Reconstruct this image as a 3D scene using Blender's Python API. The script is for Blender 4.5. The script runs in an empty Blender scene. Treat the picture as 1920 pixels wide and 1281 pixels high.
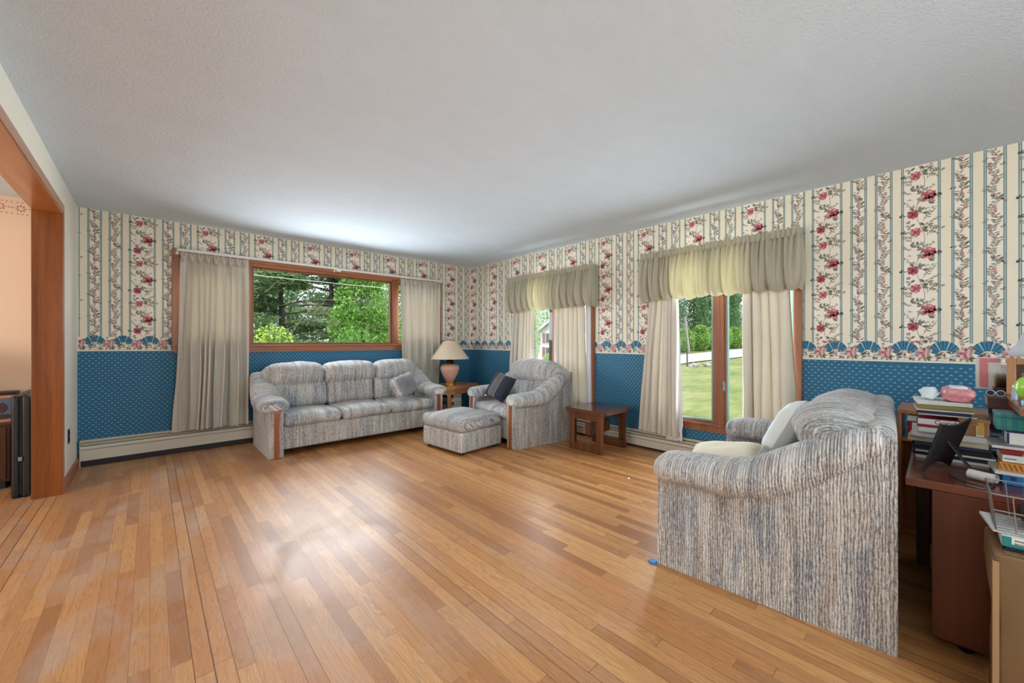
import bpy, math, random
from mathutils import Vector, Matrix, noise as mnoise
sc = bpy.context.scene
COL = sc.collection
PI = math.pi
R = random.Random(11)

# ------------------------------------------------------------------ helpers
def srgb(r, g, b):
    f = lambda c: (c/255/12.92) if c/255 <= .04045 else ((c/255+.055)/1.055)**2.4
    return (f(r), f(g), f(b), 1)

class G:
    """small node-graph helper"""
    def __init__(s, mat):
        mat.use_nodes = True
        s.t = mat.node_tree; s.t.nodes.clear()
    def n(s, typ, ins=None, **kw):
        nd = s.t.nodes.new(typ)
        for k, v in kw.items(): setattr(nd, k, v)
        for k, v in (ins or {}).items():
            if hasattr(v, 'default_value') and hasattr(v, 'links'): s.t.links.new(v, nd.inputs[k])
            else: nd.inputs[k].default_value = v
        return nd
    def m(s, op, a, b=0.0, c=None):
        d = {0: a, 1: b}
        if c is not None: d[2] = c
        return s.n('ShaderNodeMath', d, operation=op).outputs[0]
    def mix(s, f, a, b, bt='MIX'):
        nd = s.n('ShaderNodeMix', data_type='RGBA', blend_type=bt)
        for k, v in ((0, f), (6, a), (7, b)):
            if hasattr(v, 'links'): s.t.links.new(v, nd.inputs[k])
            else: nd.inputs[k].default_value = v
        return nd.outputs[2]
    def ramp(s, f, stops):
        nd = s.n('ShaderNodeValToRGB', {0: f})
        e = nd.color_ramp.elements
        while len(e) < len(stops): e.new(.5)
        for i, (p, c) in enumerate(stops):
            e[i].position = p; e[i].color = c
        return nd.outputs[0]
    def noise(s, vec, scale, detail=2, rough=.5, dist=0):
        return s.n('ShaderNodeTexNoise', {'Vector': vec, 'Scale': scale, 'Detail': detail, 'Roughness': rough, 'Distortion': dist}).outputs[0]
    def mapv(s, vec, scale=(1, 1, 1), loc=(0, 0, 0), rot=(0, 0, 0)):
        return s.n('ShaderNodeMapping', {'Vector': vec, 'Scale': scale, 'Location': loc, 'Rotation': rot}).outputs[0]
    def obj(s): return s.n('ShaderNodeTexCoord').outputs['Object']
    def out(s, sh): s.t.links.new(sh, s.n('ShaderNodeOutputMaterial').inputs[0])
    def bsdf(s, color, rough=.6, bump=None, bstr=.3, bdist=.002, **kw):
        ins = {'Base Color': color, 'Roughness': rough}
        for k, v in kw.items(): ins[k.replace('_', ' ')] = v
        if bump is not None:
            ins['Normal'] = s.n('ShaderNodeBump', {'Height': bump, 'Strength': bstr, 'Distance': bdist}).outputs[0]
        return s.n('ShaderNodeBsdfPrincipled', ins).outputs[0]

def plain(name, col, rough=.6, var=.06, scale=30, **kw):
    m = bpy.data.materials.new(name); g = G(m)
    n = g.noise(g.obj(), scale, 3)
    c = g.mix(g.m('MULTIPLY', n, 1.0), tuple(x*(1-var) for x in col[:3])+(1,), tuple(min(1, x*(1+var)) for x in col[:3])+(1,))
    g.out(g.bsdf(c, rough, **kw)); return m

def wood(name, dark, light, axis='Z', rough=.35, scale=14, coat=.0):
    m = bpy.data.materials.new(name); g = G(m)
    sc_ = {'X': (.06, 1, 1), 'Y': (1, .06, 1), 'Z': (1, 1, .06)}[axis]
    v = g.mapv(g.obj(), sc_)
    a = g.noise(v, scale, 4, .55, 1.2); b = g.noise(v, scale*9, 2, .6)
    f = g.m('ADD', g.m('MULTIPLY', a, .75), g.m('MULTIPLY', b, .3))
    c = g.ramp(f, [(.3, dark), (.72, light)])
    g.out(g.bsdf(c, rough, b, .08, .001, Coat_Weight=coat, Coat_Roughness=.15)); return m

class MB:
    """mesh builder: several primitive shapes gathered into one mesh"""
    def __init__(s): s.v = []; s.f = []; s.mi = []; s.sm = []
    def add(s, vs, fs, m=0, smooth=False):
        b = len(s.v); s.v.extend(tuple(p) for p in vs)
        for f in fs: s.f.append(tuple(b+i for i in f)); s.mi.append(m); s.sm.append(smooth)
        return s
    def poly(s, pts, m=0): return s.add(pts, [tuple(range(len(pts)))], m)
    def box(s, x0, x1, y0, y1, z0, z1, m=0, M=None):
        vs = [(x, y, z) for z in (z0, z1) for y in (y0, y1) for x in (x0, x1)]
        if M: vs = [M @ Vector(p) for p in vs]
        return s.add(vs, [(0, 2, 3, 1), (4, 5, 7, 6), (0, 1, 5, 4), (2, 6, 7, 3), (0, 4, 6, 2), (1, 3, 7, 5)], m)
    def prism(s, pts, a0, a1, axis='Z', m=0, smooth=False):
        """pts: 2D outline; extruded along axis from a0 to a1"""
        def P(p, a):
            return {'Z': (p[0], p[1], a), 'X': (a, p[0], p[1]), 'Y': (p[0], a, p[1])}[axis]
        n = len(pts)
        vs = [P(p, a0) for p in pts]+[P(p, a1) for p in pts]
        s.add(vs, [tuple(range(n))[::-1], tuple(range(n, 2*n))], m)
        s.add(vs, [(i, (i+1) % n, n+(i+1) % n, n+i) for i in range(n)], m, smooth)
        return s
    def sweep(s, path, radii, m=0, seg=12, cap=True, up=Vector((0, 0, 1)), exp=2.0):
        """elliptical section swept along path; radii=(across, vertical) per point"""
        path = [Vector(p) for p in path]; n = len(path); rings = []
        for i, p in enumerate(path):
            t = (path[min(i+1, n-1)]-path[max(i-1, 0)]).normalized()
            sd = t.cross(up)
            if sd.length < 1e-4: sd = t.cross(Vector((1, 0, 0)))
            sd.normalize(); u2 = sd.cross(t).normalized()
            r = radii[i] if isinstance(radii, list) else radii
            if not isinstance(r, tuple): r = (r, r)
            ring = []
            for k in range(seg):
                a = 2*PI*k/seg; ca, sa = math.cos(a), math.sin(a)
                ca = math.copysign(abs(ca)**(2/exp), ca); sa = math.copysign(abs(sa)**(2/exp), sa)
                ring.append(p+sd*r[0]*ca+u2*r[1]*sa)
            rings.append(ring)
        vs = [q for r in rings for q in r]
        fs = [(i*seg+k, i*seg+(k+1) % seg, (i+1)*seg+(k+1) % seg, (i+1)*seg+k) for i in range(n-1) for k in range(seg)]
        s.add(vs, fs, m, True)
        if cap:
            b = len(vs)-seg
            s.add(rings[0], [tuple(range(seg))[::-1]], m); s.add(rings[-1], [tuple(range(seg))], m)
        return s
    def lathe(s, prof, seg=28, m=0, M=None, c=(0, 0, 0), smooth=True, rib=0):
        vs = []
        for r, z in prof:
            for k in range(seg):
                a = 2*PI*k/seg; rr = r*(1+(rib if k % 2 else -rib))
                vs.append(Vector((c[0]+rr*math.cos(a), c[1]+rr*math.sin(a), c[2]+z)))
        if M: vs = [M @ p for p in vs]
        n = len(prof)
        s.add(vs, [(i*seg+k, i*seg+(k+1) % seg, (i+1)*seg+(k+1) % seg, (i+1)*seg+k) for i in range(n-1) for k in range(seg)], m, smooth)
        if prof[0][0] > 1e-4: s.add(vs[:seg], [tuple(range(seg))[::-1]], m)
        if prof[-1][0] > 1e-4: s.add(vs[-seg:], [tuple(range(seg))], m)
        return s
    def soft(s, c, h, r, seg=14, puff=(0, 0, 0), fn=None, m=0, M=None, wob=0, seed=0):
        """rounded, puffed upholstery block; c centre, h half sizes, r edge radius"""
        def coords(hh):
            rr = min(r, hh*.98); k = 4
            ed = [-hh+rr*(1-math.cos(PI/2*i/k)) for i in range(k)]
            mid = [-hh+rr+(2*hh-2*rr)*i/seg for i in range(seg+1)]
            return ed+mid+[-e for e in ed[::-1]]
        cs = [coords(x) for x in h]; idx = {}; vs = []; fs = []
        def V(i, j, k):
            key = (i, j, k)
            if key not in idx:
                p = Vector((cs[0][i], cs[1][j], cs[2][k]))
                q = Vector(tuple(max(-(hh-min(r, hh*.98)), min(hh-min(r, hh*.98), a)) for a, hh in zip(p, h)))
                d = p-q
                if d.length > 1e-9:
                    mx = min(r, min(h)*.98)
                    d2 = Vector([d[a]/max(1e-9, min(r, h[a]*.98)) for a in range(3)])
                    l = d2.length; d2 = d2/l
                    p = q+Vector([d2[a]*min(r, h[a]*.98) for a in range(3)])
                t = [p[a]/h[a] for a in range(3)]
                b = [max(0, 1-t[a]**2) for a in range(3)]
                p = Vector((p.x+puff[0]*t[0]*b[1]*b[2], p.y+puff[1]*t[1]*b[0]*b[2], p.z+puff[2]*t[2]*b[0]*b[1]))
                if wob:
                    nn = mnoise.noise(Vector((p.x*5+seed, p.y*5+seed*1.7, p.z*5)))
                    p += Vector(t)*wob*nn
                p = p+Vector(c)
                if fn: p = Vector(fn(p))
                if M: p = M @ p
                idx[key] = len(vs); vs.append(p)
            return idx[key]
        N = [len(x)-1 for x in cs]
        for a in range(3):
            b, cc = [(1, 2), (2, 0), (0, 1)][a]
            for side in (0, N[a]):
                for i in range(N[b]):
                    for j in range(N[cc]):
                        q = []
                        for di, dj in ((0, 0), (1, 0), (1, 1), (0, 1)):
                            k = [0, 0, 0]; k[a] = side; k[b] = i+di; k[cc] = j+dj
                            q.append(V(*k))
                        fs.append(tuple(q) if side else tuple(q[::-1]))
        return s.add(vs, fs, m, True)
    def build(s, name, mats, parent=None, bevel=0, loc=None, rot=None):
        me = bpy.data.meshes.new(name); me.from_pydata([tuple(v) for v in s.v], [], s.f)
        if not isinstance(mats, (list, tuple)): mats = [mats]
        for mt in mats: me.materials.append(mt)
        me.polygons.foreach_set('material_index', s.mi); me.polygons.foreach_set('use_smooth', s.sm); me.update()
        o = bpy.data.objects.new(name, me); COL.objects.link(o)
        if parent: o.parent = parent
        if loc: o.location = loc
        if rot: o.rotation_euler = rot
        if bevel:
            b = o.modifiers.new('bevel', 'BEVEL'); b.width = bevel; b.segments = 2; b.limit_method = 'ANGLE'; b.angle_limit = .6
        return o

def thing(name, label, cat, loc=(0, 0, 0), rz=0, group=None):
    o = bpy.data.objects.new(name, None); COL.objects.link(o); o.empty_display_size = .05
    o.location = loc; o.rotation_euler = (0, 0, rz)
    return tag(o, label, cat, group)
def tag(o, label, cat, group=None, kind=None):
    o['label'] = label; o['category'] = cat
    if group: o['group'] = group
    if kind: o['kind'] = kind
    return o
def struct(o, label=None):
    o['kind'] = 'structure'
    if label: o['label'] = label
    return o
def grp(name, label=None):
    o = bpy.data.objects.new(name, None); COL.objects.link(o)
    return struct(o, label)
def copy_tree(o, parent=None):
    c = o.copy(); COL.objects.link(c)
    if parent: c.parent = parent
    for ch in list(o.children): copy_tree(ch, c)
    return c
def text(s, size, mat, parent, loc, rot, name='lettering', ext=.0003, shear=0):
    cu = bpy.data.curves.new(name, 'FONT'); cu.body = s; cu.size = size; cu.extrude = ext
    cu.align_x = 'CENTER'; cu.align_y = 'CENTER'; cu.materials.append(mat)
    o = bpy.data.objects.new(name, cu); COL.objects.link(o); o.parent = parent
    o.location = loc; o.rotation_euler = rot; o.data.shear = shear
    bpy.context.view_layer.update()
    me = bpy.data.meshes.new_from_object(o.evaluated_get(bpy.context.evaluated_depsgraph_get()))
    q = bpy.data.objects.new(name, me); COL.objects.link(q); q.parent = parent; q.location = loc; q.rotation_euler = rot
    bpy.data.objects.remove(o); bpy.data.curves.remove(cu); return q

# ------------------------------------------------------------------ camera (photo 1920x1281, focal length 737 px)
H = 1.175; FPX = 737.0; YAW = math.atan2(679, 737)
cam = bpy.data.cameras.new('camera'); cam.sensor_width = 36; cam.lens = FPX/1920*36; cam.clip_start = .02; cam.clip_end = 500
co = bpy.data.objects.new('camera', cam); COL.objects.link(co)
co.location = (0, 0, H); co.rotation_euler = (PI/2, 0, -YAW); sc.camera = co

# room plan
XL, XR, YB, YN, ZC = -.5, 4.06, 5.478, -3.2, 2.44
WORLD, SUN, E1, E2, E4, E5, E6, E7, EXPO = 1.55, 2.8, 36, 52, 62, 43, 14, 88, 0.2
# ------------------------------------------------------------------ materials
def fabric(name, axis):
    """woven chenille; ribs vary along axis, run along the other directions"""
    m = bpy.data.materials.new(name); g = G(m); o = g.obj()
    sp = g.n('ShaderNodeSeparateXYZ', {0: o}).outputs
    if axis == 'X': s, t = sp[0], g.m('ADD', sp[1], sp[2])
    elif axis == 'Y': s, t = sp[1], g.m('ADD', sp[0], sp[2])
    else: s, t = g.m('ADD', sp[0], sp[1]), sp[2]
    st = g.n('ShaderNodeCombineXYZ', {0: s, 1: t, 2: 0.0}).outputs[0]
    rib = g.noise(g.mapv(st, (190, 34, 1)), 1, 2, .65)
    rib2 = g.noise(g.mapv(st, (62, 3, 1), (3, 7, 0)), 1, 2, .6)
    rib3 = g.noise(g.mapv(st, (13, .8, 1), (8, 2, 0)), 1, 2, .5)
    diag = g.noise(g.mapv(st, (9, 2.4, 1), (1, 4, 0), (0, 0, .75)), 1, 3, .55, .6)
    knot = g.noise(g.mapv(st, (150, 95, 1)), 1, 2, .6)
    f = g.m('ADD', g.m('ADD', g.m('MULTIPLY', rib, .5), g.m('MULTIPLY', knot, .3)), g.m('ADD', g.m('MULTIPLY', rib2, .34), g.m('MULTIPLY', rib3, .26)))
    wob = g.noise(g.mapv(st, (30, 5, 1)), 1, 2, .5)
    rope = g.m('POWER', g.m('ABSOLUTE', g.m('SINE', g.m('ADD', g.m('MULTIPLY', s, 285.0), g.m('MULTIPLY', wob, 7.0)))), .6)
    f = g.m('ADD', g.m('SUBTRACT', f, .06), g.m('MULTIPLY', rope, .08))
    c = g.ramp(f, [(.52, srgb(100, 100, 107)), (.64, srgb(150, 149, 152)), (.74, srgb(204, 203, 202)), (.88, srgb(236, 236, 235))])
    tint = g.ramp(diag, [(.30, srgb(204, 216, 230)), (.44, srgb(252, 252, 250)), (.56, srgb(255, 252, 246)), (.72, srgb(240, 224, 214))])
    c = g.mix(.85, c, tint, 'MULTIPLY')
    h = g.m('ADD', g.m('MULTIPLY', rope, .7), g.m('ADD', g.m('MULTIPLY', rib, .8), g.m('MULTIPLY', knot, .6)))
    g.out(g.bsdf(c, .95, h, .9, .008, Sheen_Weight=.25)); return m
FX, FY, FP = fabric('chenille_fabric_front', 'X'), fabric('chenille_fabric_side', 'Y'), fabric('chenille_fabric_panel', 'XY')

def floor_mat():
    m = bpy.data.materials.new('oak_strip_floor'); g = G(m); o = g.obj()
    sp = g.n('ShaderNodeSeparateXYZ', {0: o}).outputs
    W = .0572
    xr = g.m('DIVIDE', sp[0], W); row = g.m('FLOOR', xr); fx = g.m('FRACT', xr)
    wn = lambda *a: g.n('ShaderNodeTexWhiteNoise', {'Vector': g.n('ShaderNodeCombineXYZ', dict(enumerate(a))).outputs[0]}, noise_dimensions='3D').outputs[0]
    r1 = wn(row, 3.0, 1.0); r2 = wn(row, 9.0, 5.0)
    L = g.m('ADD', .62, g.m('MULTIPLY', r2, .75))
    yy = g.m('DIVIDE', g.m('ADD', sp[1], g.m('MULTIPLY', r1, 5.0)), L)
    idx = g.m('FLOOR', yy); fy = g.m('FRACT', yy)
    h = wn(row, idx, 2.0); h2 = wn(row, idx, 7.0)
    gv = g.n('ShaderNodeCombineXYZ', {0: g.m('ADD', sp[0], g.m('MULTIPLY', h, 7.0)), 1: g.m('ADD', g.m('MULTIPLY', sp[1], .07), g.m('MULTIPLY', h2, 9.0)), 2: h}).outputs[0]
    wv = g.n('ShaderNodeTexNoise', {'Vector': gv, 'Scale': 16, 'Detail': 3, 'Roughness': .5, 'Distortion': 1.6}).outputs[0]
    ringf = g.m('FRACT', g.m('MULTIPLY', wv, 9.0))
    fine = g.noise(gv, 330, 2, .6)
    base = g.ramp(h, [(0, srgb(160, 106, 60)), (.25, srgb(184, 128, 76)), (.55, srgb(198, 142, 86)), (.85, srgb(212, 158, 98)), (1, srgb(190, 126, 74))])
    c = g.mix(g.m('MULTIPLY', g.m('POWER', ringf, 2.5), .42), base, srgb(120, 72, 42))
    c = g.mix(g.m('MULTIPLY', g.m('SUBTRACT', fine, .42), .8), c, srgb(112, 68, 40))
    # worn, greyed finish in broad scuffs towards the opening
    sc1 = g.noise(g.mapv(o, (1, .55, 1)), 3.2, 4, .62, .8)
    sc2 = g.noise(g.mapv(o, (1, .3, 1), (4, 0, 0)), 26, 3, .6)
    near = g.n('ShaderNodeMapRange', {'Value': sp[0], 'From Min': 2.0, 'From Max': .2, 'To Min': 0, 'To Max': 1}).outputs[0]
    wr = g.n('ShaderNodeMapRange', {'Value': sc1, 'From Min': .47, 'From Max': .68, 'To Min': 0, 'To Max': 1}).outputs[0]
    wear = g.m('MULTIPLY', g.m('MULTIPLY', wr, near), g.m('ADD', .35, sc2))
    c = g.mix(g.m('MULTIPLY', near, .22), c, srgb(196, 142, 108))
    c = g.mix(g.m('MULTIPLY', wear, .62), c, srgb(182, 164, 152))
    gx = g.m('MINIMUM', fx, g.m('SUBTRACT', 1.0, fx)); gy = g.m('MULTIPLY', g.m('MINIMUM', fy, g.m('SUBTRACT', 1.0, fy)), g.m('DIVIDE', L, W))
    r3 = g.m('POWER', wn(row, 1.0, 4.0), 3.0)
    wid = g.m('ADD', .014, g.m('MULTIPLY', r3, .03))
    gap = g.m('MAXIMUM', g.m('LESS_THAN', gx, wid), g.m('LESS_THAN', gy, .022))
    c = g.mix(g.m('MULTIPLY', gap, g.m('ADD', .34, g.m('MULTIPLY', r3, .5))), c, srgb(66, 38, 22))
    rg = g.m('ADD', .30, g.m('ADD', g.m('MULTIPLY', wear, .2), g.m('MULTIPLY', g.noise(o, 5, 3), .12)))
    hgt = g.m('SUBTRACT', g.m('MULTIPLY', fine, .15), gap)
    g.out(g.bsdf(c, rg, hgt, .25, .0012, Specular_IOR_Level=.5)); return m

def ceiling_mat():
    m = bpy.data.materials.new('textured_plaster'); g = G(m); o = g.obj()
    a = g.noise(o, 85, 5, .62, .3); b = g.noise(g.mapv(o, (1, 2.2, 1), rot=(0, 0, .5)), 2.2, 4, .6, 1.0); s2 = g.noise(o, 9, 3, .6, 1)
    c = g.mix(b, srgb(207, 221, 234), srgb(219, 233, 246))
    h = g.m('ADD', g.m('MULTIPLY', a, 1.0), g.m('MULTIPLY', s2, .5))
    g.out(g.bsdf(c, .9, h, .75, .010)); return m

def glass_mat(name='window_glass', refl=.10):
    m = bpy.data.materials.new(name); g = G(m)
    tr = g.n('ShaderNodeBsdfTransparent', {0: (.97, .985, .98, 1)}).outputs[0]
    gl = g.n('ShaderNodeBsdfGlossy', {0: (1, 1, 1, 1), 'Roughness': .01}).outputs[0]
    fr = g.n('ShaderNodeFresnel', {0: 1.45}).outputs[0]
    mx = g.n('ShaderNodeMixShader', {0: g.m('MULTIPLY', fr, .12)})
    g.t.links.new(tr, mx.inputs[1]); g.t.links.new(gl, mx.inputs[2]); g.out(mx.outputs[0]); return m

def cloth_mat(name, col, trans, tcol, bump=.25):
    m = bpy.data.materials.new(name); g = G(m); o = g.obj()
    n = g.noise(g.mapv(o, (60, 60, 900)), 1, 2); n2 = g.noise(o, 5, 3)
    c = g.mix(n2, tuple(x*.93 for x in col[:3])+(1,), tuple(min(1, x*1.05) for x in col[:3])+(1,))
    d = g.bsdf(c, .85, n, bump, .0008, Sheen_Weight=.1)
    t = g.n('ShaderNodeBsdfTranslucent', {0: tcol}).outputs[0]
    mx = g.n('ShaderNodeMixShader', {0: trans}); g.t.links.new(d, mx.inputs[1]); g.t.links.new(t, mx.inputs[2])
    g.out(mx.outputs[0]); return m

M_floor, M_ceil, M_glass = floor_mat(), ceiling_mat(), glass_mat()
M_cream = plain('cream_paint', srgb(240, 238, 224), .6, .02, 4)
M_cream_paper = plain('cream_wallpaper', srgb(236, 228, 207), .7, .02, 6)
M_band_paper = plain('ivory_wallpaper_band', srgb(241, 233, 219), .7, .02, 6)
M_border = plain('ivory_border_paper', srgb(238, 231, 217), .7, .02, 6)
M_blue = plain('blue_wallpaper', srgb(26, 100, 136), .62, .05, 3)
M_dot = plain('pale_blue_print', srgb(172, 203, 214), .7, .04)
M_curt = cloth_mat('sateen_curtain', srgb(204, 199, 188), .016, srgb(246, 222, 180))
M_val = cloth_mat('sage_valance', srgb(176, 172, 154), .05, srgb(250, 232, 160))
M_sheer = cloth_mat('white_lining', srgb(222, 226, 230), .006, srgb(250, 250, 250))
M_trim = wood('stained_window_wood', srgb(136, 80, 52), srgb(184, 122, 88), 'X', .38)
M_trimv = wood('stained_window_wood_upright', srgb(108, 62, 38), srgb(154, 96, 64), 'Z', .38)
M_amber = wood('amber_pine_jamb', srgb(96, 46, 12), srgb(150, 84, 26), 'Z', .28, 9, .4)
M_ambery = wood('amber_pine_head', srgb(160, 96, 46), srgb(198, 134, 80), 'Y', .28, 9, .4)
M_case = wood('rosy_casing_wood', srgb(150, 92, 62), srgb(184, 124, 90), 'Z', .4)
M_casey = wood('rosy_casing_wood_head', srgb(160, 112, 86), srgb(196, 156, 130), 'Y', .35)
M_oak = wood('honey_oak', srgb(150, 88, 44), srgb(200, 134, 80), 'Z', .32, 14, .2)
M_seatwood = wood('seat_trim_wood', srgb(116, 60, 28), srgb(164, 96, 54), 'Z', .3, 14, .2)
M_oakx = wood('honey_oak_top', srgb(160, 98, 54), srgb(206, 142, 88), 'X', .3, 14, .2)
M_rust = wood('rustic_dark_pine', srgb(58, 30, 18), srgb(122, 72, 40), 'Z', .35, 11, .2)
M_rusty = wood('rustic_dark_pine_top', srgb(64, 36, 26), srgb(112, 68, 48), 'Y', .22, 11, .4)
M_cherry = wood('cherry_laminate', srgb(66, 26, 13), srgb(96, 42, 22), 'Z', .35, 8)
M_cherryy = wood('cherry_laminate_top', srgb(84, 40, 24), srgb(118, 60, 38), 'Y', .25, 8, .3)
M_walnut = wood('dark_walnut', srgb(44, 24, 16), srgb(82, 48, 30), 'Z', .3, 9, .2)
M_heat = plain('cream_enamel_metal', srgb(206, 200, 182), .45, .03, 5)
M_white = plain('white_plastic', srgb(228, 228, 222), .4, .02)
M_black = plain('black_plastic', srgb(20, 20, 23), .45, .1)
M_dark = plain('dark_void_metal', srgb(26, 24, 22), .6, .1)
M_brass = plain('polished_brass', srgb(205, 158, 70), .18, .04, 8, Metallic=1.0)
M_bronze = plain('dark_bronze', srgb(50, 38, 28), .4, .1, 20, Metallic=.6)
M_steel = plain('wire_steel', srgb(150, 150, 152), .35, .05, 20, Metallic=.8)
M_pink = plain('pink_ceramic', srgb(216, 170, 154), .22, .03, 6)
M_peach = plain('peach_paint', srgb(230, 200, 176), .7, .02, 3)
M_paper = plain('white_paper', srgb(222, 222, 220), .8, .04, 12)
M_teal = plain('teal_weather_strip', srgb(120, 166, 160), .5, .05, 10)
M_shade = cloth_mat('pleated_shade_cloth', srgb(238, 222, 200), .35, srgb(250, 230, 200), .1)
M_shadew = cloth_mat('white_shade_cloth', srgb(232, 236, 240), .35, srgb(240, 244, 250), .1)
PC = {k: plain('print_'+k, srgb(*v), .7, .03, 40) for k, v in dict(
    teal=(98, 128, 134), tealpale=(176, 196, 194), leaf=(132, 132, 112), leafgrey=(158, 156, 142), leafdark=(92, 102, 90), stem=(146, 130, 114),
    rose=(188, 98, 112), rosedeep=(158, 68, 86), pink=(206, 130, 136), pinkpale=(230, 184, 178), blue=(106, 130, 148), mauve=(160, 136, 142),
    fan=(62, 126, 156), fandark=(38, 92, 124), fanlight=(132, 182, 200), white=(236, 232, 224), gold=(206, 190, 150)).items()}
# ------------------------------------------------------------------ room shell
def ell(cx, cy, a, l, w, n=8, point=1.0):
    """leaf or petal outline from (cx,cy) pointing along angle a"""
    up, dn = [], []
    for i in range(n//2+1):
        t = i/(n//2); y = w*math.sin(PI*t)**point
        up.append((t*l, y)); dn.append((t*l, -y))
    pts = up+dn[-2:0:-1]; ca, sa = math.cos(a), math.sin(a)
    return [(cx+x*ca-y*sa, cy+x*sa+y*ca) for x, y in pts]
def stroke(p, q, w):
    dx, dy = q[0]-p[0], q[1]-p[1]; l = math.hypot(dx, dy) or 1; nx, ny = -dy/l*w/2, dx/l*w/2
    return [(p[0]+nx, p[1]+ny), (p[0]-nx, p[1]-ny), (q[0]-nx, q[1]-ny), (q[0]+nx, q[1]+ny)]
def leaf(out, x, y, a, l, w, c1='leaf', c2='leafgrey'):
    out.append((ell(x, y, a, l, w, 6), c1, 2)); d = w*.45
    out.append((ell(x+math.cos(a+1.57)*d*.5, y+math.sin(a+1.57)*d*.5, a, l*.9, w*.45, 6), c2, 3))
def rose(out, x, y, r, rr, cols=('pink', 'rose', 'rosedeep', 'pinkpale')):
    lay = 4
    for k, (n, rad, ln, cs) in enumerate(((8, .35, .75, (cols[0], cols[1])), (7, .2, .6, (cols[1], cols[3])), (6, .1, .5, (cols[2], cols[1])), (5, .0, .36, (cols[1], cols[2])))):
        for i in range(n):
            a = 2*PI*i/n+k*.4+rr.uniform(-.2, .2)
            out.append((ell(x+math.cos(a)*r*rad, y+math.sin(a)*r*rad*1.1, a, r*ln*rr.uniform(.85, 1.1), r*ln*.42, 8, .7), cs[i % 2], lay))
        lay += 1
def flower(out, x, y, r, rr, c1, c2):
    for i in range(5):
        a = 2*PI*i/5+rr.random(); out.append((ell(x, y, a, r, r*.33, 6, .8), c1 if i % 2 else c2, 4))
    out.append((ell(x-r*.25, y, 0, r*.5, r*.25, 6), 'gold', 5))
def sprig(out, x, y, a, l, rr, col='stem'):
    px, py = x, y
    for i in range(5):
        a += rr.uniform(-.25, .25); qx, qy = px+math.cos(a)*l/5, py+math.sin(a)*l/5
        out.append((stroke((px, py), (qx, qy), .0022), col, 1))
        for s in (-1, 1):
            if rr.random() < .8: leaf(out, qx, qy, a+s*rr.uniform(.5, 1.1), l*rr.uniform(.18, .3), l*.05, rr.choice(('leaf', 'leafgrey', 'stem', 'leafdark')), rr.choice(('leafgrey', 'leaf')))
        px, py = qx, qy
    leaf(out, px, py, a, l*.25, l*.05)
REP, VREP = .53, .405
def band_rose():
    rr = random.Random(5); o = []
    cx = .09
    for i in range(16):                     # wandering main stem
        f = lambda t: cx+.022*math.sin(2*PI*t)
        o.append((stroke((f(i/16), VREP*i/16), (f((i+1)/16), VREP*(i+1)/16), .003), 'stem', 1))
    for x, y, a, l in ((.07, .33, 2.6, .07), (.1, .31, .4, .06), (.06, .275, 2.2, .06), (.13, .21, .5, .06), (.12, .185, -.3, .075), (.12, .17, -.9, .06), (.06, .12, 2.9, .055),
                       (.05, .09, 2.4, .05), (.09, .09, -1.2, .06), (.1, .05, .3, .055), (.05, .03, 2.7, .05), (.08, .36, 1.6, .05), (.1, .23, .7, .085), (.06, .17, 3.6, .05), (.05, .39, 2.9, .045), (.12, .12, .9, .07)):
        sprig(o, x, y, a, l, rr)
    for x, y in ((.08, .31), (.1, .29), (.055, .315), (.11, .2), (.125, .19), (.1, .17), (.04, .2), (.1, .035), (.075, .06), (.04, .06), (.13, .36), (.09, .375)):
        for k in range(3): leaf(o, x, y, rr.uniform(0, 6.28), rr.uniform(.025, .04), .008, rr.choice(('leafdark', 'leaf', 'leafgrey', 'teal')), rr.choice(('leafgrey', 'tealpale', 'leaf')))
    rose(o, .131, .0, .040, rr); rose(o, .131, VREP, .040, rr)
    rose(o, .052, .288, .032, rr, ('rose', 'rosedeep', 'rosedeep', 'pink')); rose(o, .066, .157, .031, rr, ('pink', 'rose', 'rose', 'pinkpale'))
    flower(o, .03, .235, .014, rr, 'pink', 'mauve')
    for x, y in ((.173, 0.002), (.178, -.006), (0, .285), (.006, .16)):
        for k in range(5): leaf(o, x, y, rr.uniform(0, 6.28), .02, .005, 'teal', 'leafdark')
    return [q for q in o if -.02 < sum(p[1] for p in q[0])/len(q[0]) < VREP-.005]
def band_vine(seed):
    rr = random.Random(seed); o = []; w = .078
    f = lambda t: w/2+.014*math.sin(2*PI*t*3)
    for i in range(30):
        o.append((stroke((f(i/30), VREP*i/30), (f((i+1)/30), VREP*(i+1)/30), .0028), 'stem', 1))
    for i in range(24):
        t = (i+.5)/24; y = VREP*t; x = f(t)
        for s in (-1, 1):
            a = PI/2+s*rr.uniform(.6, 1.3)
            leaf(o, x, y, a, rr.uniform(.022, .036), rr.uniform(.005, .008), rr.choice(('leaf', 'leafgrey', 'leafdark', 'stem', 'leafgrey')), rr.choice(('leafgrey', 'leaf', 'tealpale', 'mauve')))
            if rr.random() < .5: o.append((stroke((x, y), (x+s*.02, y+rr.uniform(-.01, .02)), .0018), 'stem', 1))
    for i in range(7):
        t = (i+rr.random())/7; s = rr.choice((-1, 1))
        c = rr.choice((('mauve', 'leafgrey'), ('pink', 'pinkpale'), ('rose', 'mauve'), ('blue', 'tealpale'), ('mauve', 'pinkpale'), ('leafgrey', 'stem')))
        flower(o, f(t)+s*.014, VREP*t, rr.uniform(.011, .016), rr, *c)
    for x, y, c in ((0, .1, 'blue'), (w, .02, 'leaf'), (0, .30, 'teal'), (w, .25, 'leafgrey')):
        for k in range(5): leaf(o, x, y, rr.uniform(0, 6.28), .018, .004, c, 'leafgrey')
    return [q for q in o if 0 < sum(p[1] for p in q[0])/len(q[0]) < VREP]
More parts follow.
